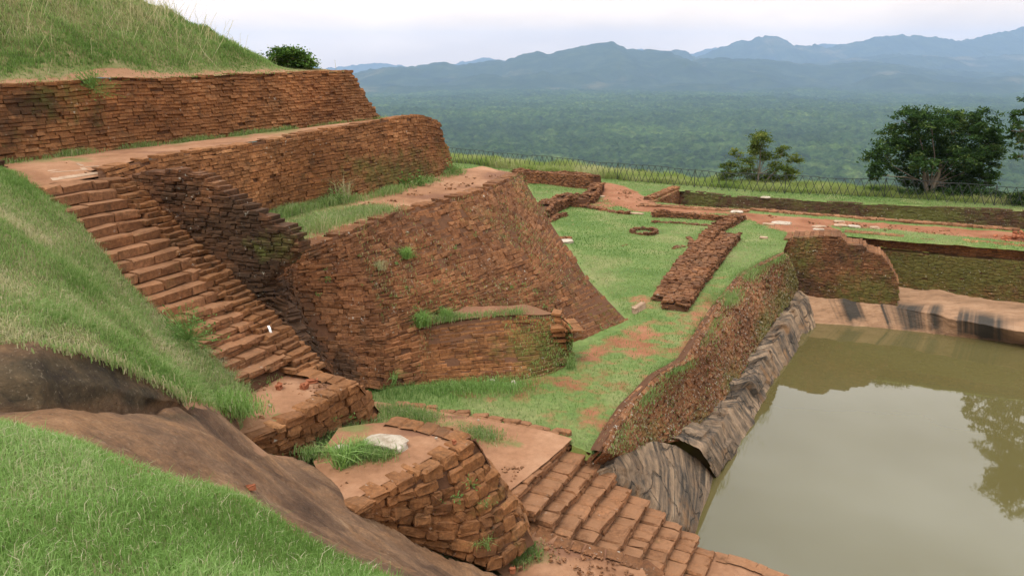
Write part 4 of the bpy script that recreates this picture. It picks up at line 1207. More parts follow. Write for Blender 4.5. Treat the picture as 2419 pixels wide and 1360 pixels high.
o = mass('near_kerb', [G(1512, 484), G(1640, 492), G(1770, 499)], .6, .07, .07, .3, 'brick_step', seed=60, ruin=.15, st0=.0, mo0=0)
o.parent = tr; o.matrix_parent_inverse = INV(tr)
o = mass('near_kerb', [G(1772, 495), G(1900, 505), G(2057, 519), G(2250, 534), G(2419, 546)], .45, .09, .09, .3, 'brick_step', seed=62, ruin=.2, st0=.05, mo0=.05)
o.parent = tr; o.matrix_parent_inverse = INV(tr)
fl = [Pz7(*q) for q in TR_N]; fr = [Pz7(*q) for q in TR_F]
o = sheet('earth_floor', [[A_([*a, -8.15]) for a in fl], [A_([*a, -8.15]) for a in fr]], 60, 10, 'sand', .03, attrs=dict(grass=lambda V: V[:, 0] * 0 + .6, worn=lambda V: V[:, 0] * 0))
o.parent = tr; o.matrix_parent_inverse = INV(tr)

# ================================================================== low ruins on the lawn
def ruin(label, path, wd, h, seed, dz=-.05, **k):
    k.setdefault('jit', .03)
    o = mass('ruined_wall', [G(*q, dz) for q in path], wd, h, .05, .16, seed=seed, **k)
    return tag(o, label, 'ruined wall')


ruin('left ridge of the double ruined wall across the lawn', [(1562, 712), (1600, 655), (1640, 600), (1672, 563), (1700, 540)], .62, .32, 71, ruin=.4, st0=.25)
ruin('right, taller ridge of the double ruined wall across the lawn', [(1592, 733), (1640, 668), (1684, 612), (1712, 578), (1728, 562)], .78, .42, 72, ruin=.35, st0=.3)
ruin('low ruined wall between the lawn and the dirt path', [(1540, 512), (1600, 514), (1680, 519), (1738, 525)], .42, .42, 73, ruin=.25, st0=.2)
ruin('short ruined wall end where the cross wall meets the double wall', [(1748, 516), (1722, 531), (1695, 543)], .6, .36, 74, ruin=.3, st0=.3)
ruin('thin line of bricks just inside the cross wall', [(1540, 524), (1600, 527), (1650, 531), (1700, 535)], .28, .16, 75, ruin=.5, st0=.2)
ruin('thick ruined wall near the fence behind the terraces', [(1215, 426), (1275, 431), (1340, 437), (1408, 443)], 1.5, .8, 76, ruin=.22, st0=.2, batter=.25)
ruin('ruined wall end turning towards the lawn beside the path', [(1414, 446), (1404, 462), (1388, 480)], .7, .62, 77, ruin=.35, st0=.25)
ruin('curved ruined wall behind the corner of the tall wall', [(1275, 520), (1296, 500), (1325, 487), (1352, 482), (1376, 489)], .9, .72, 78, ruin=.3, st0=.25, mo0=.15)
ruin('low line of bricks edging the far side of the lawn', [(1362, 488), (1410, 494), (1452, 501), (1490, 507)], .4, .2, 79, ruin=.5, st0=.1)
ruin('short low brick line where the curved wall meets the lawn', [(1292, 527), (1312, 516), (1336, 507)], .3, .18, 80, ruin=.45)
ruin('small broken wall stub at the edge of the lawn', [(1316, 566), (1330, 567), (1348, 566)], .5, .24, 81, ruin=.5)
ruin('small square of buried bricks on the lawn', [(1462, 583), (1478, 578), (1494, 577)], .12, .07, 82, ruin=.4, st0=.3)
ruin('angled row of buried bricks near the double wall', [(1622, 560), (1632, 566), (1634, 575), (1628, 582)], .2, .1, 83, ruin=.4, st0=.3)
ruin('faint row of buried bricks in the middle of the lawn', [(1592, 588), (1602, 582), (1616, 581)], .2, .08, 84, ruin=.5, st0=.3)
an = np.linspace(0, 2 * np.pi, 18)
cc = G(1522, 548)
o = mass('brick_ring', [cc + A_([.55 * math.cos(a), .55 * math.sin(a), 0]) for a in an], .16, .12, .07, .16, seed=85, ruin=.5, st0=.3)
tag(o, 'round ring of old bricks set in the lawn', 'brick ring')
# ================================================================== near hillside: grass brow, brown rock, slope beside the stairs
HC = [(0, 1360, -1.72), (250, 1360, -1.85), (500, 1360, -2.02), (700, 1360, -2.2), (900, 1366, -2.5), (0, 1180, -1.85), (300, 1240, -2.02),
      (0, 1008, -2.02), (100, 1030, -2.05), (200, 1058, -2.1), (300, 1103, -2.18), (420, 1150, -2.28), (560, 1182, -2.38), (650, 1228, -2.5), (750, 1288, -2.58), (830, 1330, -2.6),
      (0, 985, -2.22), (110, 985, -2.33), (220, 990, -2.5), (320, 1000, -2.68), (440, 1005, -3.02), (520, 1040, -3.5), (580, 1080, -4.1), (640, 1110, -4.45), (220, 1070, -2.28), (320, 1110, -2.47), (440, 1130, -2.9), (560, 1165, -3.2), (680, 1205, -3.65), (740, 1250, -3.6), (850, 1320, -3.75), (980, 1350, -4.7),
      (0, 963, -2.33), (100, 957, -2.37), (200, 957, -2.56), (300, 962, -2.8), (360, 958, -2.98), (430, 955, -3.25), (500, 972, -3.7), (545, 1001, -4.35), (566, 1048, -4.93), (600, 1072, -5.1), (720, 1085, -5.4), (790, 1142, -5.45), (836, 1210, -5.55), (920, 1242, -6.0), (1010, 1285, -6.6), (1100, 1315, -7.0), (1190, 1350, -7.4),
      (720, 1180, -4.5), (850, 1260, -5.0), (960, 1320, -5.4),
      (0, 820, -2.05), (60, 822, -2.05), (200, 840, -2.4), (340, 885, -2.8), (420, 930, -3.25), (0, 700, -2.0), (200, 740, -2.6), (0, 560, -1.9), (0, 440, -1.75), (80, 440, -1.95), (120, 480, -2.15), (200, 590, -2.7), (280, 670, -3.2), (350, 735, -3.6),
      (420, 800, -4.0), (500, 845, -4.4), (560, 880, -4.75), (600, 930, -4.95), (590, 965, -4.9), (500, 940, -4.2), (100, 600, -2.2), (150, 660, -2.45), (300, 800, -3.1), (420, 870, -3.7)]
hp = [P(*q) for q in HC] + [A_([0, 0, -1.62]), A_([-2.5, .5, -1.4]), A_([1.6, .5, -1.9]), A_([1.8, 3., -2.6]), A_([2.2, 6., -5.0]), A_([-6, 3, -1.2]), A_([-6, 6, -1.5]), A_([-12, 13, -1.2]), A_([-11, 8, -1.0]), A_([1.2, 9, -7.2]), A_([0.2, 11.5, -7.5])]
hill_z = rbf(hp, .004)
GRASS_EDGE = [(-400, 990), (0, 1006), (100, 1030), (200, 1056), (300, 1100), (420, 1146), (560, 1180), (650, 1226), (750, 1288), (830, 1330), (915, 1366), (1000, 1420)]
ROCK_PX = [(-500, 955), (0, 965), (100, 958), (200, 958), (300, 965), (430, 952), (500, 972), (548, 1002), (570, 1050), (600, 1072), (720, 1085), (790, 1142), (840, 1212), (920, 1245), (1010, 1290), (1190, 1352), (1260, 1420), (1100, 1500), (1000, 1420)] + GRASS_EDGE[::-1]


def hillside():
    xs = np.arange(-13, 2.6, .055); ys = np.arange(-1.5, 14.6, .055)
    X, Y = np.meshgrid(xs, ys)
    Z = hill_z(X, Y)
    q3 = np.stack([X, Y], -1)
    V0 = np.stack([X, Y, Z], -1)
    px, py = pix(V0)
    fr = Y > 1.2
    rock = inpoly(px, py, ROCK_PX) & fr & (Z < -1.9)
    rock |= inpoly(px, py, [(-400, 842), (0, 834), (90, 828), (190, 845), (290, 880), (375, 915), (440, 948), (430, 990), (-400, 990)]) & fr
    rock |= inpoly(px, py, [(480, 958), (560, 985), (592, 1040), (600, 1090), (560, 1080), (500, 1000)]) & fr
    rk = rock.astype(float)
    for _ in range(3):
        rk = (rk + np.roll(rk, 1, 0) + np.roll(rk, -1, 0) + np.roll(rk, 1, 1) + np.roll(rk, -1, 1)) / 5
    # rock: long flutes and steps running down the slope; grass: small lumps
    a = -.62
    u = X * math.cos(a) + Y * math.sin(a); v = -X * math.sin(a) + Y * math.cos(a)
    g = (fbm(np.stack([u * .28, v * 1.1], -1), 1., 21, 4) - .5) * .10 + (fbm(np.stack([u * .8, v * 3.2], -1), 1., 22, 4) - .5) * .05 + (fbm(q3, 1.3, 27, 4) - .5) * .20 + (np.abs(fbm(q3, 3.4, 26, 3) - .5) - .1) * .16 - np.abs(vn(np.stack([u * .35, v * 1.5], -1), 1., 29) - .5) * .05
    l = (fbm(q3, 1.1, 23, 3) - .5) * .16 + (fbm(q3, 5., 24, 2) - .5) * .05
    far = np.clip((Y - 3.2) / 2., .35, 1)
    Z = Z + rk * (fbm(q3, 7.5, 25, 2) - .5) * .045
    Z = Z + rk * g * far * np.clip((py - 985) / 110, .0, 1) + (1 - rk) * l * .7 * far
    # keep the stairs and the near platforms clear of the slope
    V = np.stack([X, Y, Z], -1).reshape(-1, 3)
    F = gridfaces(len(ys), len(xs))
    c = V[F].mean(1)
    def Q(*a): return P(*a)[:2]
    cut1 = [Q(92, 446, -2.), Q(150, 500, -2.4), Q(230, 620, -3.05), Q(330, 715, -3.6), Q(430, 790, -4.1), Q(520, 840, -4.5), Q(600, 872, -4.9), Q(590, 930, -4.95), Q(566, 1046, -5.05), Q(700, 1080, -5.4), Q(788, 1136, -5.5), Q(834, 1206, -5.55), Q(920, 1240, -6.), Q(1190, 1349, -7.3), A_([.3, 10.2]), A_([3, 10.2]), A_([3, 16]), A_([-9, 16])]
    ok = np.ones(len(F), bool)
    dip = inpoly(V[:, 0], V[:, 1], cut1).astype(float)
    UBP = [P(-400, 955, -2.3)[:2], P(0, 962, -2.33)[:2] + A_([0, .04]), P(100, 956, -2.37)[:2] + A_([0, .06]), P(200, 956, -2.56)[:2] + A_([0, .12]), P(300, 961, -2.8)[:2] + A_([0, .22]), P(425, 955, -3.25)[:2] + A_([0, .26]), P(405, 925, -3.2)[:2], P(300, 872, -2.7)[:2], P(190, 834, -2.38)[:2], P(90, 816, -2.12)[:2], P(0, 816, -2.08)[:2], P(-400, 820, -2.)[:2]]
    dip2 = inpoly(V[:, 0], V[:, 1], UBP).astype(float)
    d2 = dip2.reshape(X.shape)
    for _ in range(5): d2 = (d2 + np.roll(d2, 1, 0) + np.roll(d2, -1, 0) + np.roll(d2, 1, 1) + np.roll(d2, -1, 1)) / 5
    V[:, 2] -= .9 * dip + .5 * (d2.ravel() ** 1.5)
    ii = (np.maximum(rk.ravel(), dip2)[F].mean(1) > .5)
    wide = rk.copy()
    for _ in range(7): wide = (wide + np.roll(wide, 1, 0) + np.roll(wide, -1, 0) + np.roll(wide, 1, 1) + np.roll(wide, -1, 1)) / 5
    bare = np.maximum(blobs(V, [(30, 815, 60, 16, 1.)]), np.clip(wide.ravel() * 2.5, 0, 1))
    ok &= ~((V[F[:, 0], 0] > .6) & (V[F[:, 0], 1] > 10.7))
    # two pieces of one slope: earth under the grass, and the bare rock
    o = mesh('hillside', V, [F[ok & ~ii]], M['soil'], None, dict(bare=bare, dark=bare * 0), True)
    tag(o, None, None, None, 'structure')
    o = mesh('rock', V, [F[ok & ii]], M['rock'], None, dict(bare=bare, dark=np.clip(blobs(V, [(420, 985, 60, 12, .6), (900, 1215, 60, 40, .35)]), 0, 1)), True)
    tag(o, 'broad brown rock slab sloping down between the near grass and the brick platforms', 'rock')

    def zat(x, y):
        i = np.clip((x + 13) / .055, 0, len(xs) - 2.001); j = np.clip((y + 1.5) / .055, 0, len(ys) - 2.001)
        i0 = i.astype(int); j0 = j.astype(int); a = i - i0; b = j - j0
        return (Z[j0, i0] * (1 - a) + Z[j0, i0 + 1] * a) * (1 - b) + (Z[j0 + 1, i0] * (1 - a) + Z[j0 + 1, i0 + 1] * a) * b

    def rockat(x, y):
        i = np.clip(((x + 13) / .055).round().astype(int), 0, len(xs) - 1); j = np.clip(((y + 1.5) / .055).round().astype(int), 0, len(ys) - 1)
        return rk[j, i]
    return zat, rockat, cut1


hz_at, rock_at, CUT1 = hillside()

# dark boulder above the slab
UB = [[P(x, y, z) + A_([0, -.05, -.45]) for x, y, z in [(-260, 960, -2.3), (0, 968, -2.37), (100, 963, -2.42), (200, 963, -2.6), (300, 970, -2.85), (380, 968, -3.1), (432, 958, -3.33)]],
      [(-260, 960, -2.3), (0, 968, -2.37), (100, 963, -2.42), (200, 963, -2.6), (300, 970, -2.85), (380, 968, -3.1), (432, 958, -3.33)],
      [(-260, 905, -2.16), (0, 905, -2.22), (100, 900, -2.26), (200, 905, -2.43), (300, 925, -2.7), (380, 945, -3.0), (433, 954, -3.3)],
      [(-260, 850, -2.05), (0, 842, -2.09), (90, 836, -2.12), (180, 848, -2.29), (280, 880, -2.6), (370, 918, -2.92), (433, 950, -3.28)],
      [(-260, 822, -2.02), (0, 815, -2.05), (90, 812, -2.08), (190, 830, -2.27), (290, 866, -2.58), (375, 908, -2.9), (434, 946, -3.27)],
      [(-260, 800, -2.2), (0, 790, -2.3), (90, 790, -2.35), (200, 810, -2.55), (300, 850, -2.85), (385, 895, -3.1), (436, 940, -3.35)]]
o = sheet('rock', rows(*UB[::-1]), 170, 60, 'rock', .05, 2.2, attrs=dict(dark=lambda V: np.clip(.2 + blobs(V, [(120, 900, 230, 70, .9), (330, 935, 60, 30, .8)]), 0, 1)), seed=17)
tag(o, 'dark mossy boulder at the left under the grass slope', 'rock')

# ------------------------------------------------------------------ mound above the top wall
wdir = (W1B - W1A); wdir[2] = 0; wl = np.linalg.norm(wdir); wdir /= wl
back = -W1n
M0 = t1n[2]


def mound_z(s, d):
    """s along the wall from its left end, d back from the wall face"""
    lim = np.interp(s, [-6, 0, 3, 5.5, 7.2, 8.6, 10.0, 20], [7.5, 6.2, 4.4, 3.0, 1.75, .6, .0, 0.0])
    h = np.minimum(d * np.interp(s, [-6, 4, 8, 10], [.80, .80, .62, .1]), lim + .12 * np.clip(d - lim / .8, 0, 9))
    return h


def mound():
    s = np.arange(-12, 11.45, .11); d = np.concatenate([[0.1], np.arange(.25, 9.5, .11)])
    S, Dd = np.meshgrid(s, d)
    topz = np.interp(S, [(q - M0) @ wdir for q in t1n], [q[2] for q in t1n])
    lim = mound_z(S, np.maximum(Dd - .38, 0))
    Pn = M0 + S[..., None] * wdir + Dd[..., None] * back
    Z = topz - .03 + lim
    q = np.stack([S, Dd], -1)
    am = np.clip(lim / .5, .12, 1)
    Z = Z + ((fbm(q, .8, 31, 3) - .5) * .50 + (fbm(q, 2.4, 32, 3) - .5) * .34) * am
    V = np.stack([Pn[..., 0], Pn[..., 1], Z], -1)
    flat = np.clip(1 - lim / .25, 0, 1)
    Vf = V.reshape(-1, 3)
    bare = np.clip(flat.ravel() * np.clip(.75 - .25 * np.maximum(Dd.ravel() - .9, 0), 0, 1) + blobs(Vf, [(270, 176, 60, 14, .8)]), 0, 1)
    o = mesh('mound', Vf, [gridfaces(*S.shape)], M['soil'], None, dict(bare=bare), True)
    tag(o, None, None, None, 'structure')
    return V, lim, bare.reshape(S.shape), s, d


MV, ML, MB, Ms, Md = mound()

# ================================================================== grass
def grass_hill():
    r = np.random.default_rng(91)
    def scatter(x0, x1, y0, y1, n):
        x = r.uniform(x0, x1, n); y = r.uniform(y0, y1, n)
        ok = ~inpoly(x, y, CUT1)
        x, y = x[ok], y[ok]
        z = hz_at(x, y); p = np.stack([x, y, z], 1)
        return p[rock_at(x, y) < .45 + r.normal(0, .12, len(x))]
    # foreground turf
    p = scatter(-5.6, 1.6, .9, 5.0, 430000)
    px, py = pix(p)
    ok = (px > -1500) & (px < 2700) & (py < 1900) & (py > 900) & ((p[:, 1] < 4.7))
    p = p[ok]
    clump = fbm(p, 2.6, 93, 3); pat = fbm(p, .9, 94, 3)
    n = len(p)
    keep = r.random(n) < .55 + .6 * clump
    p = p[keep]; clump = clump[keep]; pat = pat[keep]; n = len(p)
    br = np.clip(.26 + .9 * (pat - .5) + .8 * (clump - .5) + r.normal(0, .16, n), 0, .78)
    dry = r.random(n) < .06 + .25 * np.clip(pat - .58, 0, 1); br[dry] = r.uniform(.82, 1, dry.sum())
    ln = (.035 + .055 * clump) * r.uniform(.5, 1.35, n)
    ln[r.random(n) < .02] *= 1.7
    blades('grass', p, ln, r.uniform(.0022, .0048, n), br, 'grass_fresh', 'bright green turf in the left foreground', .95, 95, cat='grass')
    m = 190
    k_ = r.choice(len(p), m)
    blades('straw', p[k_], r.uniform(.05, .13, m), r.uniform(.003, .005, m), r.uniform(.8, 1, m), 'grass_fresh', 'loose dry straws lying in the foreground turf', 2.2, 96, cat='straw')
    # slope beside the stairs
    p = scatter(-13, -2.5, 4.6, 14.4, 240000)
    px, py = pix(p)
    ok = (px > -900) & (px < 800) & (py > 380) & (py < 1000)
    p = p[ok]
    inb = inpoly(*pix(p), [(-200, 845), (0, 818), (90, 814), (190, 832), (290, 868), (375, 908), (430, 945), (430, 970), (-200, 975)])
    p = p[~inb]
    pat = fbm(p, .55, 97, 4); cl = fbm(p, 2.2, 98, 3); n = len(p)
    edge = blobs(p, [(560, 930, 60, 60, .5), (250, 620, 40, 90, .35), (330, 720, 30, 60, .4), (60, 440, 80, 30, .4), (500, 880, 70, 50, .3), (100, 760, 80, 40, .3)])
    edge = edge - blobs(p, [(60, 660, 70, 40, .5), (200, 800, 90, 30, .5), (330, 840, 60, 30, .4), (120, 560, 70, 30, .4), (430, 860, 40, 30, .3), (250, 720, 50, 30, .35)])
    br = np.clip(.50 + 2.1 * (pat - .5) - .35 * edge + .5 * (cl - .5) + r.normal(0, .2, n), 0, 1)
    ln = (.045 + .085 * cl) * r.uniform(.4, 1.3, n) * (1 + .8 * edge)
    blades('grass', p, ln, r.uniform(.005, .011, n), br, 'grass_dry', 'rough half dry grass on the slope left of the upper stairs', 1.5, 99, cat='grass')


grass_hill()


def grass_mound():
    r = np.random.default_rng(101)
    n = 270000
    i = r.uniform(0, len(Md) - 1.01, n); j = r.uniform(0, len(Ms) - 1.01, n)
    i0 = i.astype(int); j0 = j.astype(int); a = (i - i0)[:, None]; b = (j - j0)[:, None]
    p = (MV[i0, j0] * (1 - b) + MV[i0, j0 + 1] * b) * (1 - a) + (MV[i0 + 1, j0] * (1 - b) + MV[i0 + 1, j0 + 1] * b) * a
    px, py = pix(p)
    ok = (px > -700) & (py > -160) & (r.random(n) > MB[i0, j0] * .97)
    p = p[ok]; n = len(p)
    lim = ML[i0, j0][ok]
    pat = fbm(p, .45, 103, 4); cl = fbm(p, 1.8, 104, 3)
    dry = blobs(p, [(330, 50, 110, 45, .55), (150, 40, 80, 30, .3), (60, 80, 90, 40, .35), (420, 90, 80, 40, .4), (470, 130, 50, 20, .2)])
    br = np.clip(.30 + 1.5 * (pat - .5) + dry * .6 + .6 * (cl - .5) + r.normal(0, .16, n), 0, 1)
    ln = (.05 + .22 * cl ** 1.5) * r.uniform(.4, 1.3, n) * np.clip(lim / .3, .3, 1)
    blades('grass', p, ln, r.uniform(.010, .020, n), br, 'grass_dry', 'long tangled grass covering the mound at the top left', 1.15, 105, cat='grass')
    # long straws hanging down the mound
    m = 900
    k_ = r.choice(n, m, p=(.02 + dry) / (.02 + dry).sum())
    blades('grass', p[k_], r.uniform(.4, .9, m), r.uniform(.008, .014, m), r.uniform(.86, 1, m), 'grass_dry', 'long dry straws lying on the mound', 1.6, 106, cat='straw')


grass_mound()


def grass_lawn():
    r = np.random.default_rng(111)
    n = 620000
    # denser close to the viewer
    y = 12.5 + 50 * r.random(n) ** 1.7; x = r.uniform(-6, 34, n)
    ok = ~inpoly(x, y, POOL_HOLE) & ~inpoly(x, y, TRENCH)
    x, y = x[ok], y[ok]
    d = dirt_at(x, y)
    p = np.stack([x, y, gz_at(x, y)], 1)
    px, py = pix(p)
    pat = fbm(p, .35, 113, 4); cl = fbm(p, 1.5, 114, 3)
    ok = (px > 700) & (px < 2560) & (r.random(len(x)) > np.clip(d * 1.25 + .25 * (pat - .5), 0, .985))
    fx = A_([-30, -4, 2.5, 14, 20, 26, 60.]); fy = A_([70, 62.3, 55.5, 48.2, 46, 43.6, 40.])
    ok &= p[:, 1] < np.interp(p[:, 0], fx, fy)
    # the wall's own ground
    ok &= ~inpoly(px, py, [(690, 590), (1229, 407), (1300, 520), (1494, 768), (1362, 822), (1358, 860), (1300, 890), (870, 915), (800, 890)])
    p = p[ok]; pat = pat[ok]; cl = cl[ok]; n = len(p); dist = p[:, 1]
    lush = blobs(p, [(960, 935, 110, 30, .9), (1450, 570, 220, 90, .5), (1200, 960, 150, 30, .3), (1500, 640, 90, 30, .3)])
    strw = blobs(p, [(1450, 905, 90, 60, .35), (1250, 990, 120, 20, .4), (1350, 905, 60, 20, .3), (1690, 700, 40, 80, .3), (1130, 945, 40, 16, .8), (1480, 690, 60, 40, .5), (1560, 560, 60, 20, .3), (1430, 840, 130, 30, .5), (1620, 820, 60, 60, .35), (1300, 985, 80, 30, .3), (2200, 560, 300, 30, .25)])
    br = np.clip(.56 + 1.8 * (pat - .5) + .5 * (cl - .5) - .3 * lush + .45 * strw + r.normal(0, .15, n), 0, 1)
    ln = (.035 + .06 * cl + .12 * blobs(p, [(960, 930, 110, 26, 1.)])) * r.uniform(.5, 1.3, n)
    blades('grass', p, ln, .0045 * (dist / 8) ** .9 * r.uniform(.7, 1.4, n), br, 'grass_lawn', 'short lawn grass between the terraces, the pool and the fence', .9, 115, cat='grass')
    # fringe of taller grass along wall feet
    return


grass_lawn()


def fringe(name, line, n, wdt, ln, mat, label, seed, brc=.4):
    r = np.random.default_rng(seed)
    line = A_(line)
    t = r.uniform(0, len(line) - 1.001, n); i = t.astype(int); f = (t - i)[:, None]
    p = line[i] * (1 - f) + line[i + 1] * f
    dens = vn(p, 1.3, seed)
    ok = r.random(n) < np.clip(dens * 2.2 - .55, 0, 1); p = p[ok]; n = len(p)
    p = p + np.stack([r.normal(0, wdt, n), r.normal(0, wdt, n), np.zeros(n)], 1)
    d2 = vn(p, 1.3, seed)
    return blades(name, p, ln * (.4 + d2) * r.uniform(.4, 1.3, n), r.uniform(.006, .014, n), np.clip(brc + r.normal(0, .2, n), 0, 1), mat, label, .9, seed, cat='grass')


fringe('grass', [a + W1n * .12 for a in b1], 9000, .10, .16, 'grass_dry', 'grass along the foot of the topmost wall', 121)
fringe('grass', [a + W1n * .18 for a in b2], 9000, .14, .22, 'grass_dry', 'grass and weeds along the foot of the second wall', 122)
fringe('grass', [P(x, y, -3.48) for x, y in [(640, 560), (700, 540), (760, 520), (830, 505), (900, 490)]], 14000, .30, .12, 'grass_dry', 'patchy grass at the near end of the third terrace', 123, .5)
fringe('grass', [P(x, y, -6.9) for x, y in [(870, 918), (940, 920), (1040, 918), (1150, 912), (1240, 908), (1320, 892)]], 9000, .30, .13, 'grass_fresh', 'lush green grass at the foot of the retaining wall', 124, .3)
fringe('grass', [P(945, 782, -5.75) + A_([-.2, .2, 0]), P(1000, 768, -5.75) + A_([-.2, .2, 0]), P(1080, 757, -5.75) + A_([-.2, .2, 0]), P(1260, 742, -5.75) + A_([-.2, .2, 0])], 4000, .12, .12, 'grass_dry', 'sparse grass on the ledge of the retaining wall', 125, .35)
fringe('grass', [P(880, 965, -6.4), P(960, 980, -6.6), P(1040, 995, -6.85), P(1180, 1040, -6.95)], 8000, .16, .12, 'grass_dry', 'thin grass on the low sandy platform', 126, .4)
fringe('grass', [P(720, 1075, -5.5), P(780, 1070, -5.45), P(840, 1080, -5.4), P(920, 1078, -5.4)], 7000, .10, .20, 'grass_dry', 'grass around the white boulder', 127, .35)
fringe('grass', [P(760, 1040, -5.7), P(840, 1010, -5.9), P(900, 985, -6.2)], 6000, .16, .18, 'grass_dry', 'grass in the gap between the two near platforms', 128, .4)
fringe('grass', [P(1215, 1320, -7.5), P(1260, 1300, -7.6), P(1290, 1295, -7.6)], 4000, .14, .16, 'grass_dry', 'grass at the foot of the nearest platform', 129, .35)
fringe('grass', [G(1760, 640), G(1700, 720), G(1790, 630), G(1830, 615)], 5000, .25, .18, 'grass_dry', 'grass in the hollow of the brick bank', 130, .35)
fringe('grass', [P(500, 940, -4.3) , P(590, 975, -4.9), P(600, 900, -4.95), P(615, 880, -4.95)], 7000, .16, .09, 'grass_fresh', 'green grass beside the sandy platform', 131, .4)


def tall_grass():
    r = np.random.default_rng(141)
    n = 90000
    fb = A_([[-30, 72], [-4.01, 58.6], [2.5, 51.7], [14.1, 44.7], [20.2, 42.5], [26, 40.1], [40, 36]])
    x = r.uniform(-6, 36, n); y0 = np.interp(x, fb[:, 0], fb[:, 1])
    o = r.uniform(.4, 3.8, n)
    h = np.interp(x, [-6, 0, 4, 8, 13, 17, 19, 36], [.5, .8, 1.05, .7, .55, .7, .6, .5]) * (.45 + .9 * fbm(np.stack([x, o], 1), .8, 142, 3))
    p = np.stack([x, y0 + o, np.full(n, -7.15) - np.clip(o - 3.4, 0, 9)], 1)
    br = np.clip(.5 + 1.2 * (fbm(p, .4, 143) - .5) + r.normal(0, .17, n), 0, 1)
    blades('grass', p, h * r.uniform(.5, 1.1, n), r.uniform(.018, .04, n), br, 'grass_tall', 'pale tall grass growing on the cliff edge behind the fence', .5, 144, cat='grass')


tall_grass()

def patch_weeds(label, rws, n, ln, wd, mat, seed, lo=.45, brc=.45, outn=(.8, -.5)):
    r = np.random.default_rng(seed)
    p = Patch(rws)
    q = p.at(r.random(n), r.random(n))
    q = q[vn(q, 1.1, seed) + .4 * vn(q, 5., seed + 1) > lo + .2] + A_([outn[0], outn[1], .1]) * .07
    m = len(q)
    return blades('grass', q, ln * r.uniform(.4, 1.3, m), wd * r.uniform(.7, 1.3, m), np.clip(brc + r.normal(0, .25, m), 0, 1), mat, label, 1.2, seed, cat='weeds')


patch_weeds('small weeds and moss tufts all over the brick bank by the pool', rows(BT0, BT, BM, BB), 3500, .045, .012, 'grass_dry', 151, .46, .55)
patch_weeds('tiny weeds over the right half of the tall wall', rows([w for w in W3T[3:]], [w for w in W3M[3:]], [w for w in W3Q[3:]], [w for w in W3B[3:]]) if False else [[a if isinstance(a, np.ndarray) else P(*a) for a in w[3:]] for w in (W3T, W3M, W3Q, W3B)], 5000, .05, .010, 'grass_dry', 152, .42, .45)
patch_weeds('moss and weeds on the mossy part of the retaining wall', rows(LT[3:], LB[3:]), 1600, .04, .012, 'grass_fresh', 153, .35, .4)
fringe('grass', [P(x, y, z) for x, y, z in UB[4]], 2600, .05, .05, 'grass_dry', 'dry straw hanging over the top of the dark boulder', 156, .60)
fringe('grass', [G(1436, 1058), G(1480, 968), G(1556, 884), G(1620, 848), G(1684, 742), G(1756, 652), G(1848, 600)], 9000, .16, .09, 'grass_lawn', 'grass along the upper edge of the brick bank', 154, .5)

# ================================================================== fence
FB = [(1040, 381, 0), (1076, 385, 0), (1227, 400, 0), (1428, 422, 0), (1538, 433, 0), (1724, 451, 0), (1900, 461, 0), (1979, 465, 0), (2086, 467, 0), (2269, 481, 0), (2419, 490, 0), (2560, 499, 0)]


def tubes(segs, rad, n=5):
    V = []; F = []
    for a, b in segs:
        a = A_(a, float); b = A_(b, float); d = b - a; d /= np.linalg.norm(d)
        u = np.cross(d, [0.31, .2, .93]); u /= np.linalg.norm(u); v = np.cross(d, u)
        s = len(V) * 2 * n
        ang = np.arange(n) / n * 2 * np.pi
        c = (np.cos(ang)[:, None] * u + np.sin(ang)[:, None] * v) * rad
        V.append(np.concatenate([a + c, b + c]))
        F.append(A_([[s + i, s + (i + 1) % n, s + n + (i + 1) % n, s + n + i] for i in range(n)]))
    return np.concatenate(V), [np.concatenate(F)]


def fence():
    base = resamp([P(x, y, -7.0) for x, y, _ in FB], 400)
    L = np.concatenate([[0], np.cumsum(np.linalg.norm(np.diff(base, axis=0), axis=1))])
    def at(s): return A_([np.interp(s, L, base[:, q]) for q in range(3)])
    root = empty('fence', base[0]); tag(root, 'dark iron lattice fence along the edge of the summit', 'fence')
    H = 1.02; pitch = .86
    segs = []; rails = []; posts = []
    n = int(L[-1] / pitch)
    def w(s): return A_([0, 0, .03 * math.sin(s * .7) + .02 * math.sin(s * 1.9)])
    for i in range(n):
        a, b = at(i * pitch), at((i + 1) * pitch); mid = at((i + .5) * pitch)
        segs += [(a + w(i), mid + A_([.0, 0, H]) + w(i)), (mid + A_([0, 0, H]) + w(i), b + w(i))]
        segs += [(a + A_([0, 0, H]) + w(i), mid + w(i)), (mid + w(i), b + A_([0, 0, H]) + w(i))]
        rails.append((a + A_([0, 0, H]) + w(i), b + A_([0, 0, H]) + w(i)))
        if i % 6 == 0: posts.append((a - A_([0, 0, .2]), a + A_([0, 0, H + .05])))
    for nm, sg, rd in (('lattice', segs, .015), ('rail', rails, .017), ('post', posts, .022)):
        if nm == 'post':
            for s_ in sg:
                V, F = tubes([s_], rd); o = mesh('post', V, F, M['iron'], root); o.matrix_parent_inverse = INV(root)
        else:
            V, F = tubes(sg, rd); o = mesh(nm, V, F, M['iron'], root); o.matrix_parent_inverse = INV(root)


fence()

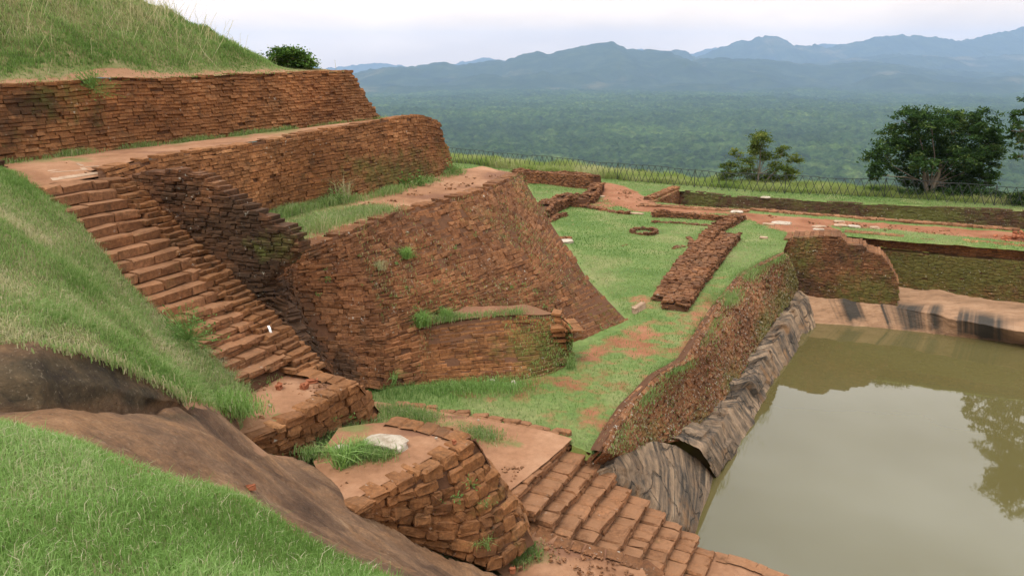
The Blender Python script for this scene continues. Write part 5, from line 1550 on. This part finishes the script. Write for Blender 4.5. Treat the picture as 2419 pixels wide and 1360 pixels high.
# ================================================================== trees and bushes
def limb(pts, r0, r1, n=7):
    pts = A_(pts, float); m = len(pts)
    V = []; 
    for i in range(m):
        d = pts[min(i + 1, m - 1)] - pts[max(i - 1, 0)]; d /= np.linalg.norm(d) + 1e-9
        u = np.cross(d, [.3, .9, .2]); u /= np.linalg.norm(u); v = np.cross(d, u)
        rr = r0 + (r1 - r0) * i / (m - 1)
        an = np.arange(n) / n * 2 * np.pi
        V.append(pts[i] + (np.cos(an)[:, None] * u + np.sin(an)[:, None] * v) * rr)
    V = np.concatenate(V); F = []
    for i in range(m - 1):
        for j in range(n): F.append([i * n + j, i * n + (j + 1) % n, (i + 1) * n + (j + 1) % n, (i + 1) * n + j])
    return V, A_(F)


def leaves(cen, size, r, up=.55):
    n = len(cen)
    nn = r.normal(0, 1, (n, 3)); nn[:, 2] = np.abs(nn[:, 2]) + up; nn /= np.linalg.norm(nn, axis=1)[:, None]
    t = np.cross(nn, r.normal(0, 1, (n, 3))); t /= np.linalg.norm(t, axis=1)[:, None]
    b = np.cross(nn, t)
    L = size * r.uniform(.6, 1.4, n)[:, None]
    V = np.stack([cen - t * L, cen - b * L * .42 + nn * L * .1, cen + t * L, cen + b * L * .42 + nn * L * .1], 1).reshape(-1, 3)
    i = np.arange(n)[:, None] * 4
    return V, i + A_([[0, 1, 2, 3]])


def tree(name, label, base, clumps, nleaf, lsize, mat, seed, stems=(), cat='tree', trunk_r=.12, fork=None):
    """clumps: (dx,dy,dz,rx,ry,rz) foliage masses relative to base; every clump gets a branch from the fork"""
    r = np.random.default_rng(seed)
    base = A_(base, float)
    root = empty(name, base); tag(root, label, cat)
    V = []; F = []; off = 0
    fork = A_(fork if fork is not None else (0, 0, .8), float)
    def add(v, f):
        nonlocal off
        V.append(v); F.append(f + off); off += len(v)
    for st in (stems or [[(0, 0, -.3), tuple(fork)]]):
        add(*limb(base + A_(st), trunk_r, trunk_r * .6))
    for c in clumps:
        e = A_(c[:3]); m = (fork + e) / 2 + r.normal(0, .12, 3) * np.linalg.norm(e) * .4 + A_([0, 0, .1])
        pts = [fork, fork * .65 + m * .35 + r.normal(0, .04, 3), m, m * .4 + e * .6 + r.normal(0, .06, 3), e]
        add(*limb(base + A_(pts), trunk_r * .32, trunk_r * .10, 5))
        for q in range(3):
            e2 = e + np.clip(r.normal(0, 1, 3), -1.1, 1.1) * A_(c[3:]) * .6
            add(*limb(base + A_([m * .4 + e * .6, (e + e2) / 2 + r.normal(0, .05, 3), e2]), trunk_r * .16, trunk_r * .05, 4))
    o = mesh('trunk', np.concatenate(V), [np.concatenate(F)], M['bark'], root, None, True); o.matrix_parent_inverse = INV(root)
    vol = A_([c[3] * c[4] * c[5] for c in clumps]) ** .7; vol /= vol.sum()
    cen = []; br = []
    for c, w_ in zip(clumps, vol):
        m = max(20, int(nleaf * w_))
        # small sprays inside each mass, denser near its outside
        ns = max(6, int(m / 38))
        q = r.normal(0, 1, (ns, 3)); q /= np.linalg.norm(q, axis=1)[:, None]; q *= (r.random(ns) ** .42)[:, None]
        sc = A_(c[:3]) + q * A_(c[3:])
        k_ = r.integers(0, ns, m)
        p = sc[k_] + r.normal(0, 1, (m, 3)) * A_([.16, .16, .07]) * (.6 + A_(c[3:]).mean() * .45)
        cen.append(p)
        tone = r.normal(0, .20, ns)
        br.append(np.clip(.42 + tone[k_] + r.normal(0, .16, m), 0, 1))
    cen = base + np.concatenate(cen); br = np.concatenate(br)
    V, F = leaves(cen, lsize, r)
    o = mesh('crown', V, [F], M[mat], root, dict(br=np.repeat(br, 4))); o.matrix_parent_inverse = INV(root)
    return root


def px_clumps(base, lst, depth):
    """foliage masses read from the photo: (px, py, rx_px, ry_px, depth offset)"""
    o = []
    for x, y, rx, ry, dd in lst:
        q = D(x, y, depth + dd); s = (depth + dd) / FPX / cp
        o.append((*(q - base), rx * s, (rx + ry) * .55 * s, ry * s))
    return o


bt = D(2192, 466, 43.5); bt[2] = -7.1
tree('tree', 'big dark spreading tree standing at the fence', bt, px_clumps(bt, [
    (2080, 375, 34, 34, 0), (2075, 410, 20, 18, -.5), (2120, 330, 42, 38, .5), (2150, 278, 36, 26, 0), (2200, 290, 50, 34, -.6), (2260, 290, 44, 32, .6), (2315, 292, 44, 32, 0), (2345, 330, 24, 40, .5), (2200, 350, 55, 40, 1.), (2270, 360, 58, 44, -.4), (2320, 390, 40, 34, .4), (2130, 400, 30, 24, 1.), (2240, 410, 52, 34, .8), (2160, 430, 26, 20, 1.2), (2300, 425, 44, 22, 0), (2225, 445, 50, 26, .6), (2180, 385, 30, 30, -1), (2340, 415, 18, 16, .3), (2265, 450, 46, 20, -.3), (2150, 350, 40, 30, .8), (2330, 350, 34, 30, .2)], 43.5),
    36000, .090, 'leaf_dark', 201, [[(0, 0, -.3), (-.12, 0, .45), (-.35, 0, 1.1), (-.45, .1, 1.9)], [(.05, 0, -.3), (.15, 0, .45), (.42, 0, 1.2), (.5, .1, 2.0)], [(.1, .1, -.3), (.35, .2, .5), (.9, .2, 1.0)]], trunk_r=.13, fork=(.05, .05, .7))
stt = D(1792, 452, 47.5); stt[2] = -7.3
tree('tree', 'small open olive green tree behind the fence', stt, px_clumps(stt, [
    (1795, 330, 27, 20, 0), (1788, 355, 22, 14, .3), (1740, 362, 14, 9, 0), (1765, 380, 20, 10, -.3), (1815, 372, 24, 11, .2), (1850, 358, 16, 12, .2), (1872, 375, 18, 9, 0), (1885, 378, 12, 6, .2), (1725, 390, 18, 11, .2), (1760, 405, 26, 10, .5), (1840, 395, 22, 12, -.2), (1865, 410, 22, 14, .3), (1820, 415, 24, 9, .4), (1720, 415, 22, 13, .6), (1850, 422, 26, 10, .7), (1790, 425, 32, 12, .6)], 47.5),
    9500, .075, 'leaf_olive', 202, [[(0, 0, -.3), (-.1, 0, .8), (-.05, 0, 1.6), (-.1, 0, 2.6)], [(.1, 0, -.3), (.5, 0, .7), (1.1, 0, 1.3)]], trunk_r=.06, fork=(-.05, 0, 1.0))
rt = D(2500, 500, 39.); rt[2] = -7.1
tree('tree', 'tree cut off by the right edge of the photo', rt, px_clumps(rt, [
    (2395, 300, 22, 16, 0), (2405, 335, 28, 26, .2), (2415, 268, 26, 18, 0), (2452, 236, 34, 26, .5), (2398, 372, 12, 12, 0), (2450, 300, 44, 44, .4), (2530, 190, 60, 50, 0), (2520, 260, 70, 50, .6), (2560, 120, 60, 50, .5), (2600, 90, 70, 60, 0), (2640, 170, 70, 70, 0), (2610, 10, 70, 60, .4), (2570, 40, 50, 40, .2), (2670, 60, 70, 60, 0), (2560, 350, 70, 40, .5)], 39.),
    19000, .10, 'leaf_dark', 203, trunk_r=.17, fork=(.1, 0, 2.2))
mb = D(682, 160, 25.5)
tree('bush', 'round green bush on top of the mound behind the topmost wall', mb, px_clumps(mb, [
    (680, 128, 34, 15, 0), (655, 138, 26, 14, .3), (705, 136, 30, 16, .2), (725, 147, 22, 11, 0), (645, 149, 22, 9, 0), (690, 150, 50, 11, .4), (672, 120, 16, 7, 0), (700, 122, 16, 8, 0)], 25.5), 5200, .055, 'leaf_bush', 204, cat='bush', trunk_r=.05, fork=(0, 0, .15))
ms = D(617, 158, 25.8)
tree('bush', 'tiny sprig of a bush left of the round bush', ms, px_clumps(ms, [(615, 147, 9, 6, 0), (624, 151, 8, 5, 0), (609, 150, 5, 4, 0)], 25.8), 260, .05, 'leaf_bush', 205, cat='bush', trunk_r=.02, fork=(0, 0, .05))
for i, (x, y, rx, ry, dpt, lab) in enumerate([(1517, 411, 18, 11, 53, 'small round bush just behind the fence'), (1345, 403, 18, 7, 56, 'low leafy bush behind the left part of the fence'), (1650, 430, 30, 10, 50, 'low bush behind the fence left of the small tree'), (1725, 440, 34, 14, 48.2, 'leafy bush under the small olive tree'),
                                          (2080, 455, 30, 12, 44.5, 'green bush behind the fence left of the big tree'), (2160, 462, 40, 15, 43.2, 'dark bush at the foot of the big tree'), (2245, 464, 46, 18, 42.6, 'dark dense bush right of the big tree trunk'), (2330, 466, 46, 20, 42, 'dark dense bush behind the right part of the fence'), (2410, 470, 44, 22, 41, 'dark bush behind the fence at the right edge of the photo')]):
    b = D(x, y + ry, dpt); b[2] = min(b[2], -6.9)
    tree('bush', lab, b, px_clumps(b, [(x - rx * .5, y + 1, rx * .6, ry, 0), (x + rx * .5, y + 2, rx * .6, ry * .9, .2), (x, y - ry * .3, rx * .6, ry * .8, 0), (x, y + ry * .5, rx, ry * .6, -.1)], dpt), 1500 if i < 4 else 3000, .06, 'leaf_bush' if i < 5 else 'leaf_dark', 210 + i, cat='bush', trunk_r=.03, fork=(0, 0, .1))

# ================================================================== tufts and weeds growing on the brickwork
def tuft(name, label, p, n, ln, wd, mat, seed, lean=1.1, brc=.35, spread=.06):
    r = np.random.default_rng(seed)
    pts = A_(p) + np.stack([r.normal(0, spread, n), r.normal(0, spread, n), np.zeros(n)], 1)
    o = blades(name, pts, ln * r.uniform(.45, 1.15, n), wd * r.uniform(.7, 1.3, n), np.clip(brc + r.normal(0, .15, n), 0, 1), mat, None, lean, seed)
    return tag(o, label, 'grass tuft' if 'tuft' in name else 'plant')


p3 = Patch(rows(W3T, W3M, W3Q, W3B))
gu, gv = np.meshgrid(np.linspace(0, 1, 160), np.linspace(0, 1, 100))
w3p = p3.at(gu, gv).reshape(-1, 3); w3x, w3y = pix(w3p)
def on3(x, y, off=.05):
    q = w3p[np.argmin((w3x - x) ** 2 + (w3y - y) ** 2)]
    return q + A_([.85, -.5, 0]) * off


tuft('grass_tuft', 'bright grass tuft growing high on the face of the tall wall', on3(958, 606, .04), 260, .30, .010, 'grass_fresh', 301, 1.3, .3)
tuft('grass_tuft', 'larger bright grass tuft on the ledge above the retaining wall', P(1006, 772, -5.74) + A_([-.12, .15, 0]), 420, .40, .010, 'grass_fresh', 302, 1.2, .3, .09)
tuft('grass_tuft', 'smaller bright grass tuft on the ledge above the retaining wall', P(1060, 755, -5.74) + A_([-.12, .15, 0]), 260, .30, .010, 'grass_fresh', 303, 1.2, .3, .08)
tuft('grass_tuft', 'tuft with broad arching blades beside the white boulder', P(812, 1098, -5.42), 90, .42, .022, 'grass_fresh', 304, 1.35, .35, .07)
tuft('grass_tuft', 'dense grass tuft just behind the arching blades', P(850, 1072, -5.4), 500, .26, .008, 'grass_fresh', 305, .9, .4, .11)
tuft('grass_tuft', 'grass tuft hanging on the lower face of the nearest platform', P(1128, 1285, -6.95) + A_([.05, -.12, .05]), 170, .30, .010, 'grass_fresh', 306, 1.3, .4)
tuft('grass_tuft', 'brownish dry tuft on the face of the tall wall', on3(893, 636, .03), 120, .25, .010, 'grass_dry', 307, 1.2, .75)
tuft('grass_tuft', 'grass tuft with arching blades at the left foot of the retaining wall', P(928, 905, -6.75), 60, .42, .018, 'grass_fresh', 308, 1.2, .4)
tuft('grass_tuft', 'tall straw tuft at the foot of the second wall', P(808, 478, -3.42), 90, .75, .010, 'grass_dry', 309, .6, .75, .12)
tuft('grass_tuft', 'straw tuft on the near end of the third terrace', P(760, 545, -3.46), 120, .5, .010, 'grass_dry', 310, .8, .6, .14)
tuft('grass_tuft', 'grass tuft at the sunken corner of the retaining wall', P(1347, 868, -6.95), 90, .32, .010, 'grass_dry', 311, .9, .3)


def weed(label, p, size, n, seed, mat='leaf_weed', name='plant', leaf=.03, group=None):
    r = np.random.default_rng(seed)
    q = r.normal(0, 1, (n, 3)) * A_([1, .6, .8]) * size * .5 + A_(p) + A_([0, 0, size * .35])
    V, F = leaves(q, leaf, r, .3)
    # every leaf sits on a thin stem that starts at the root
    s0 = V.reshape(-1, 4, 3)[:, 0]
    V = np.concatenate([V, s0 + A_([.004, .002, .004]), A_([A_(p)])])
    i_ = np.arange(n)
    S_ = np.stack([i_ * 4, i_ + 4 * n, np.full(n, 5 * n)], 1)
    bb = np.clip(.5 + r.normal(0, .2, n), 0, 1)
    o = mesh(name, V, [F, S_], M[mat], None, dict(br=np.concatenate([np.repeat(bb, 4), bb, [.3]])))
    return tag(o, label, 'plant', group)


weed('dark leafy weed at the foot of the second wall, nearest of the row', P(957, 443, -3.4), .30, 150, 321, 'leaf_bush', 'plant', .045)
weed('green leafy weed at the foot of the second wall, middle of the row', P(990, 437, -3.4), .26, 140, 322, 'leaf_weed', 'plant', .045)
weed('small weed at the foot of the second wall, right of the middle one', P(1014, 430, -3.4), .18, 60, 323, 'leaf_weed', 'plant', .04)
weed('bright fern at the rounded end of the second wall', P(1071, 412, -3.4), .34, 220, 324, 'leaf_weed', 'plant', .04)
weed('green creeper hanging over the top of the topmost wall', t1n[3] + (t1n[4] - t1n[3]) * .75 + W1n * .05 + A_([0, 0, -.22]), .42, 330, 325, 'leaf_weed', 'creeper', .022)
weed('leafy weeds among grass at the middle of the second wall foot', P(790, 482, -3.42), .34, 200, 326, 'leaf_weed', 'plant', .035)
weed('low creeper with green leaves at the left edge of the upper stairs', P(440, 815, -4.05) + A_([.1, -.1, .12]), .42, 420, 327, 'leaf_weed', 'creeper', .025)
r = np.random.default_rng(330)
for i in range(46):
    x, y = r.uniform(720, 1430), r.uniform(520, 800)
    if y < 640 - (x - 720) * .3 or y > 760 + (x - 1100) * .1: continue
    weed('tiny green weed rooted between the bricks of the tall wall', on3(x, y, .06), r.uniform(.05, .12), int(r.uniform(8, 22)), 340 + i, 'leaf_weed', 'wall_plant', .022, 'tiny weeds on the tall wall')
for i, (x, y, z) in enumerate([(1030, 1165, -5.9), (1075, 1155, -5.8), (1010, 1200, -6.1), (1105, 1120, -5.6), (1135, 1170, -6.1)]):
    q = P(x, y, z)
    weed('small green weed on the face of the nearest platform', q + A_([.05, -.1, -.1]), .11, 26, 420 + i, 'leaf_weed', 'wall_plant', .022, 'weeds on the nearest platform')
for i, (x, y, z) in enumerate([(790, 985, -5.4), (825, 980, -5.4)]):
    weed('small green weed on the face of the platform below the upper stairs', P(x, y, z) + A_([.04, -.1, 0]), .07, 14, 430 + i, 'leaf_weed', 'wall_plant', .02, 'weeds on the upper platform')
for i, (x, y) in enumerate([(515, 608), (584, 588), (615, 715), (500, 650)]):
    weed('pale weed growing on the blackened wing wall', PV(x, y, WA, WB) + A_([.0, -.06, 0]), .16, 34, 440 + i, 'leaf_weed', 'wall_plant', .03, 'pale weeds on the wing wall')

# ================================================================== stones, loose bricks and small things
def stone(name, label, p, size, mat, seed, cat='stone', rot=0., group=None, flat=.0, sub=3):
    import bmesh
    r = np.random.default_rng(seed)
    bm = bmesh.new(); bmesh.ops.create_icosphere(bm, subdivisions=sub, radius=1)
    V = A_([v.co[:] for v in bm.verts]); F = A_([[v.index for v in f.verts] for f in bm.faces]); bm.free()
    V = np.sign(V) * np.abs(V) ** .62
    V = V * (1 + (fbm(V + seed, 1.1, seed, 3) - .5)[:, None] * .7 + (fbm(V + seed, 3.5, seed + 2, 2) - .5)[:, None] * .22)
    V *= A_(size)
    c, s = math.cos(rot), math.sin(rot)
    V[:, :2] = V[:, :2] @ A_([[c, s], [-s, c]])
    o = mesh(name, V, [F], M[mat], None, None, False)
    o.location = p
    return tag(o, label, cat, group)


def block(name, label, p, size, mat, seed, rot=0., tilt=0., cat='brick', group=None):
    r = np.random.default_rng(seed)
    c, s = math.cos(rot), math.sin(rot)
    T = A_([[c, s, math.sin(tilt)]]); T /= np.linalg.norm(T)
    N = A_([[0, 0, 1.]]) - T * T[0, 2]; N /= np.linalg.norm(N)
    U = np.cross(N, T)
    V, fs, at = bricks_mesh(A_([[0, 0, 0.]]), T, N, U, A_([size[0]]), A_([size[1]]), A_([size[2]]), A_([.7]), A_([0.]), A_([0.]), True, .012, seed)
    b = A_([[7, 6, 5, 4, 3, 2, 1, 0]])
    o = mesh(name, V, fs + [b], M[mat]); o.location = p
    return tag(o, label, cat, group)


stone('boulder', 'white boulder lying on the nearest platform', P(912, 1048, -5.36), (.34, .20, .10), 'stone', 501, 'boulder', -.35)
stone('stone', 'smaller white stone half hidden in grass beside the boulder', P(818, 1062, -5.42), (.16, .10, .07), 'stone', 502, 'stone', -.3)
block('loose_brick', 'flat loose brick lying nearest the stairs on the upper platform', P(737, 899, -4.96), (.17, .11, .06), 'loose', 503, .2)
block('loose_brick', 'upright loose brick stub in the middle of the upper platform', P(720, 912, -4.95), (.10, .09, .10), 'loose', 504, .9)
block('loose_brick', 'loose red brick chunk farthest left on the upper platform', P(659, 914, -4.96), (.11, .09, .08), 'loose', 505, 1.6)
block('loose_brick', 'small red brick piece near the corner of the nearest platform', P(1073, 1044, -5.36), (.05, .05, .06), 'loose', 506, .4)
block('loose_brick', 'orange brick fragment on the brown rock slab', A_([*P(594, 1168, -3.35)[:2], 0]) + A_([0, 0, hz_at(A_([P(594, 1168, -3.35)[0]]), A_([P(594, 1168, -3.35)[1]]))[0] + .03]), (.07, .045, .04), 'loose', 507, .3)
block('loose_brick', 'red brick piece on the ground at the bottom below the nearest platform', P(1210, 1346, -7.44), (.10, .08, .08), 'loose', 508, .3)
stone('stone', 'small white stone standing at the foot of the retaining wall', P(1212, 910, -6.95), (.05, .05, .13), 'stone', 509)
stone('stone', 'little grey stone at the foot of the retaining wall, behind the white one', P(1163, 902, -6.95), (.08, .05, .07), 'stone', 510)
block('stone_block', 'long pale stone block at the near end of the double ruined wall', P(1509, 727, -6.93), (.75, .16, .18), 'slab', 511, 1.0, 0, 'stone block')
stone('stone', 'pale rubble stones beside the corner of the tall wall', P(1335, 572, -6.95), (.35, .22, .10), 'stone', 512, 'stone', .3)
for i, (x, y, sx, sy, lab) in enumerate([(1845, 527, .85, .45, 'large round pale stone slab beside the path'), (1815, 532, .55, .12, 'curved pale stone edge left of the round slab'), (1935, 536, .6, .22, 'long pale stone slab beside the path, right of the round one'), (1935, 544, .55, .14, 'thin pale stone slab in front of the long one'), (1985, 534, .55, .3, 'grey flat stone slab in the grass beside the path'), (1982, 525, .45, .16, 'whitish flat stone at the edge of the path'), (2018, 537, .5, .35, 'grey boulder slab in the grass above the pool'), (2065, 540, .4, .3, 'rightmost grey stone slab above the pool'), (1805, 562, .34, .1, 'small white stone slab alone on the grass above the bank'), (1740, 501, .6, .3, 'pale flat stone beside the kerb of the sunken room'), (1500, 506, .75, .12, 'white stone sill at the far side of the lawn'), (1418, 465, .5, .18, 'white stone at the corner of the ruined wall'), (1808, 468, .5, .16, 'white stones lying on the far rim of the sunken room'), (1527, 470, .3, .14, 'small pale stone at the corner of the sunken room')]):
    stone('stone_slab', lab, G(x, y, .03), (sx * .5, sy * .5 + .04, .055), 'slab' if i % 3 else 'stone', 520 + i, 'stone slab', -.35 + .1 * (i % 3))
lp_ = Patch(lrow).at(*np.meshgrid(np.linspace(0, 1, 120), np.linspace(0, 1, 80))).reshape(-1, 3); lpx, lpy = pix(lp_)
for i, (qd, lab) in enumerate([([(178, 386), (268, 381), (300, 390), (196, 396)], 'large pale paving slab at the back of the stair landing'), ([(215, 399), (305, 391), (336, 396), (240, 407)], 'long pale paving slab on the landing next to the wing wall'),
                               ([(112, 404), (200, 397), (210, 401), (120, 409)], 'pale paving slab at the left of the stair landing'), ([(118, 422), (228, 406), (234, 410), (126, 428)], 'pale paving strip along the top of the upper stairs')]):
    q = A_([lp_[np.argmin((lpx - x) ** 2 + (lpy - y) ** 2)] for x, y in qd])
    V = np.concatenate([q + A_([0, 0, .006]), q - A_([0, 0, .05])])
    o = mesh('paving_slab', V, [A_([[0, 1, 2, 3], [0, 4, 5, 1], [1, 5, 6, 2], [2, 6, 7, 3], [3, 7, 4, 0]])], M['slab'])
    tag(o, lab, 'paving slab')
o = mass('brick_pier', [P(-90, 432, -1.98), P(-30, 424, -1.96), P(12, 416, -1.94)], .30, .30, .07, .22, 'brick_old', seed=551, st0=.7, ruin=.2)
tag(o, 'dark brick stub at the left edge of the stair landing', 'brick pier')
# white strip of cloth on the steps
cs = A_([(634, 770), (637, 776), (639, 783), (642, 788)])
c3 = A_([PV(x, y, WA, WB, -.0) + A_([-.1, -.55, .02]) for x, y in cs])
c3 = A_([P(x, y, z) for (x, y), z in zip(cs, (-4.28, -4.31, -4.36, -4.40))])
wv_ = A_([.035, .01, 0])
V = np.concatenate([c3 - wv_ * .5, c3 + wv_ * .5]); 
o = mesh('cloth_strip', np.concatenate([V, V + A_([0, .006, .004])]), [A_([[i, i + 1, i + 5, i + 4] for i in range(3)] + [[i + 8, i + 12, i + 13, i + 9] for i in range(3)])], M['white'])
tag(o, 'thin white strip of cloth caught on the upper stairs', 'cloth')
# timber prop beside the far wall
tb = empty('timber_prop', P(2138, 668, -9.2)); tag(tb, 'pale timber post with a board at the foot of the curved wall', 'timber')
o = block('board', None, (0, 0, 0), (.5, .35, .06), 'timber', 560, -.4, .1); del o['category']; o.parent = tb; o.location = (.0, 0, .12)
o = block('post', None, (0, 0, 0), (.12, .1, .5), 'timber', 561, -.4); del o['category']; o.parent = tb; o.location = (-.22, .05, .2)
# heap of broken bricks at the right edge
r = np.random.default_rng(570)
c0 = G(2412, 566)
for i in range(38):
    q = c0 + A_([r.normal(0, .45), r.normal(0, .22), 0]); q[2] = gz_at(A_([q[0]]), A_([q[1]]))[0] + max(.04, .30 - .35 * abs(q[0] - c0[0])) * r.uniform(.2, 1.)
    block('broken_brick', 'broken red brick in the heap at the right edge beside the path', q, (r.uniform(.14, .26), .12, .075), 'loose', 571 + i, r.uniform(0, 3), r.uniform(-.5, .5), 'brick', 'heap of broken bricks')
# a few pale pebbles on the sand
for i, (x, y, z, lab) in enumerate([(1130, 992, -6.85, 'white pebble on the low sandy platform near its kerb'), (637, 957, -4.97, 'tiny white pebble on the sand of the upper platform'), (1030, 1034, -5.37, 'tiny pebble on the sand beside the boulder'), (1543, 1214, -8.4, 'tiny white pebble on a lower step')]):
    stone('pebble', lab, P(x, y, z), (.025, .02, .018), 'stone', 600 + i, 'pebble', 0, None, 0, 1)

# grit, brick chips and straw lying on the sand
def chips(label, polys, n, seed, size=(.018, .05)):
    r = np.random.default_rng(seed)
    cen = []
    for quad, m in polys:
        a, b, c, d = [P(*q) for q in quad]
        u = r.random((m, 1)); v = r.random((m, 1))
        cen.append((a * (1 - u) + b * u) * (1 - v) + (d * (1 - u) + c * u) * v)
    cen = np.concatenate(cen); n = len(cen)
    cen = cen[vn(cen, 1.6, seed) > .55]; n = len(cen)
    an = r.uniform(0, 6.28, n)
    T = np.stack([np.cos(an), np.sin(an), r.normal(0, .2, n)], 1); T /= np.linalg.norm(T, axis=1)[:, None]
    N = np.tile(A_([0, 0, 1.]), (n, 1)); U = np.cross(N, T); U /= np.linalg.norm(U, axis=1)[:, None]
    s_ = r.uniform(*size, n) * r.random(n) ** .5
    V, fs, at = bricks_mesh(cen + A_([0, 0, .006]), T, N, U, s_ * r.uniform(1, 1.8, n), s_, s_ * .7, r.random(n), np.zeros(n), np.zeros(n), False, .02, seed)
    o = mesh('rubble', V, fs, [M['brick_step']], None, at)
    return tag(o, label, 'rubble', None, 'stuff')


chips('brick chips and grit scattered on the sandy tops of the near platforms', [([(610, 900, -5.01), (800, 905, -5.01), (800, 920, -5.01), (580, 1010, -5.02)], 260), ([(880, 1010, -5.42), (1080, 1030, -5.42), (900, 1130, -5.43), (800, 1150, -5.45)], 320), ([(960, 990, -6.7), (1300, 1030, -6.96), (1210, 1140, -6.97), (1150, 1070, -6.95)], 300), ([(1260, 1270, -7.58), (1500, 1330, -7.75), (1480, 1420, -7.8), (1200, 1340, -7.5)], 260)], 0, 651)
chips('brick chips scattered on the sandy terraces', [([(300, 372, -1.82), (880, 284, -1.83), (940, 280, -1.83), (340, 374, -1.84)], 360), ([(860, 480, -3.44), (1080, 410, -3.44), (1200, 415, -3.5), (860, 520, -3.5)], 320), ([(60, 400, -1.83), (240, 380, -1.82), (250, 405, -1.9), (100, 425, -1.9)], 120)], 0, 652, (.03, .08))
chips('brick chips scattered along the dirt path', [([(1430, 445, -6.99), (1480, 450, -6.99), (1560, 492, -6.99), (1480, 490, -6.99)], 120), ([(1780, 505, -6.98), (2400, 553, -6.98), (2400, 568, -6.98), (1800, 525, -6.98)], 260)], 0, 653, (.04, .10))
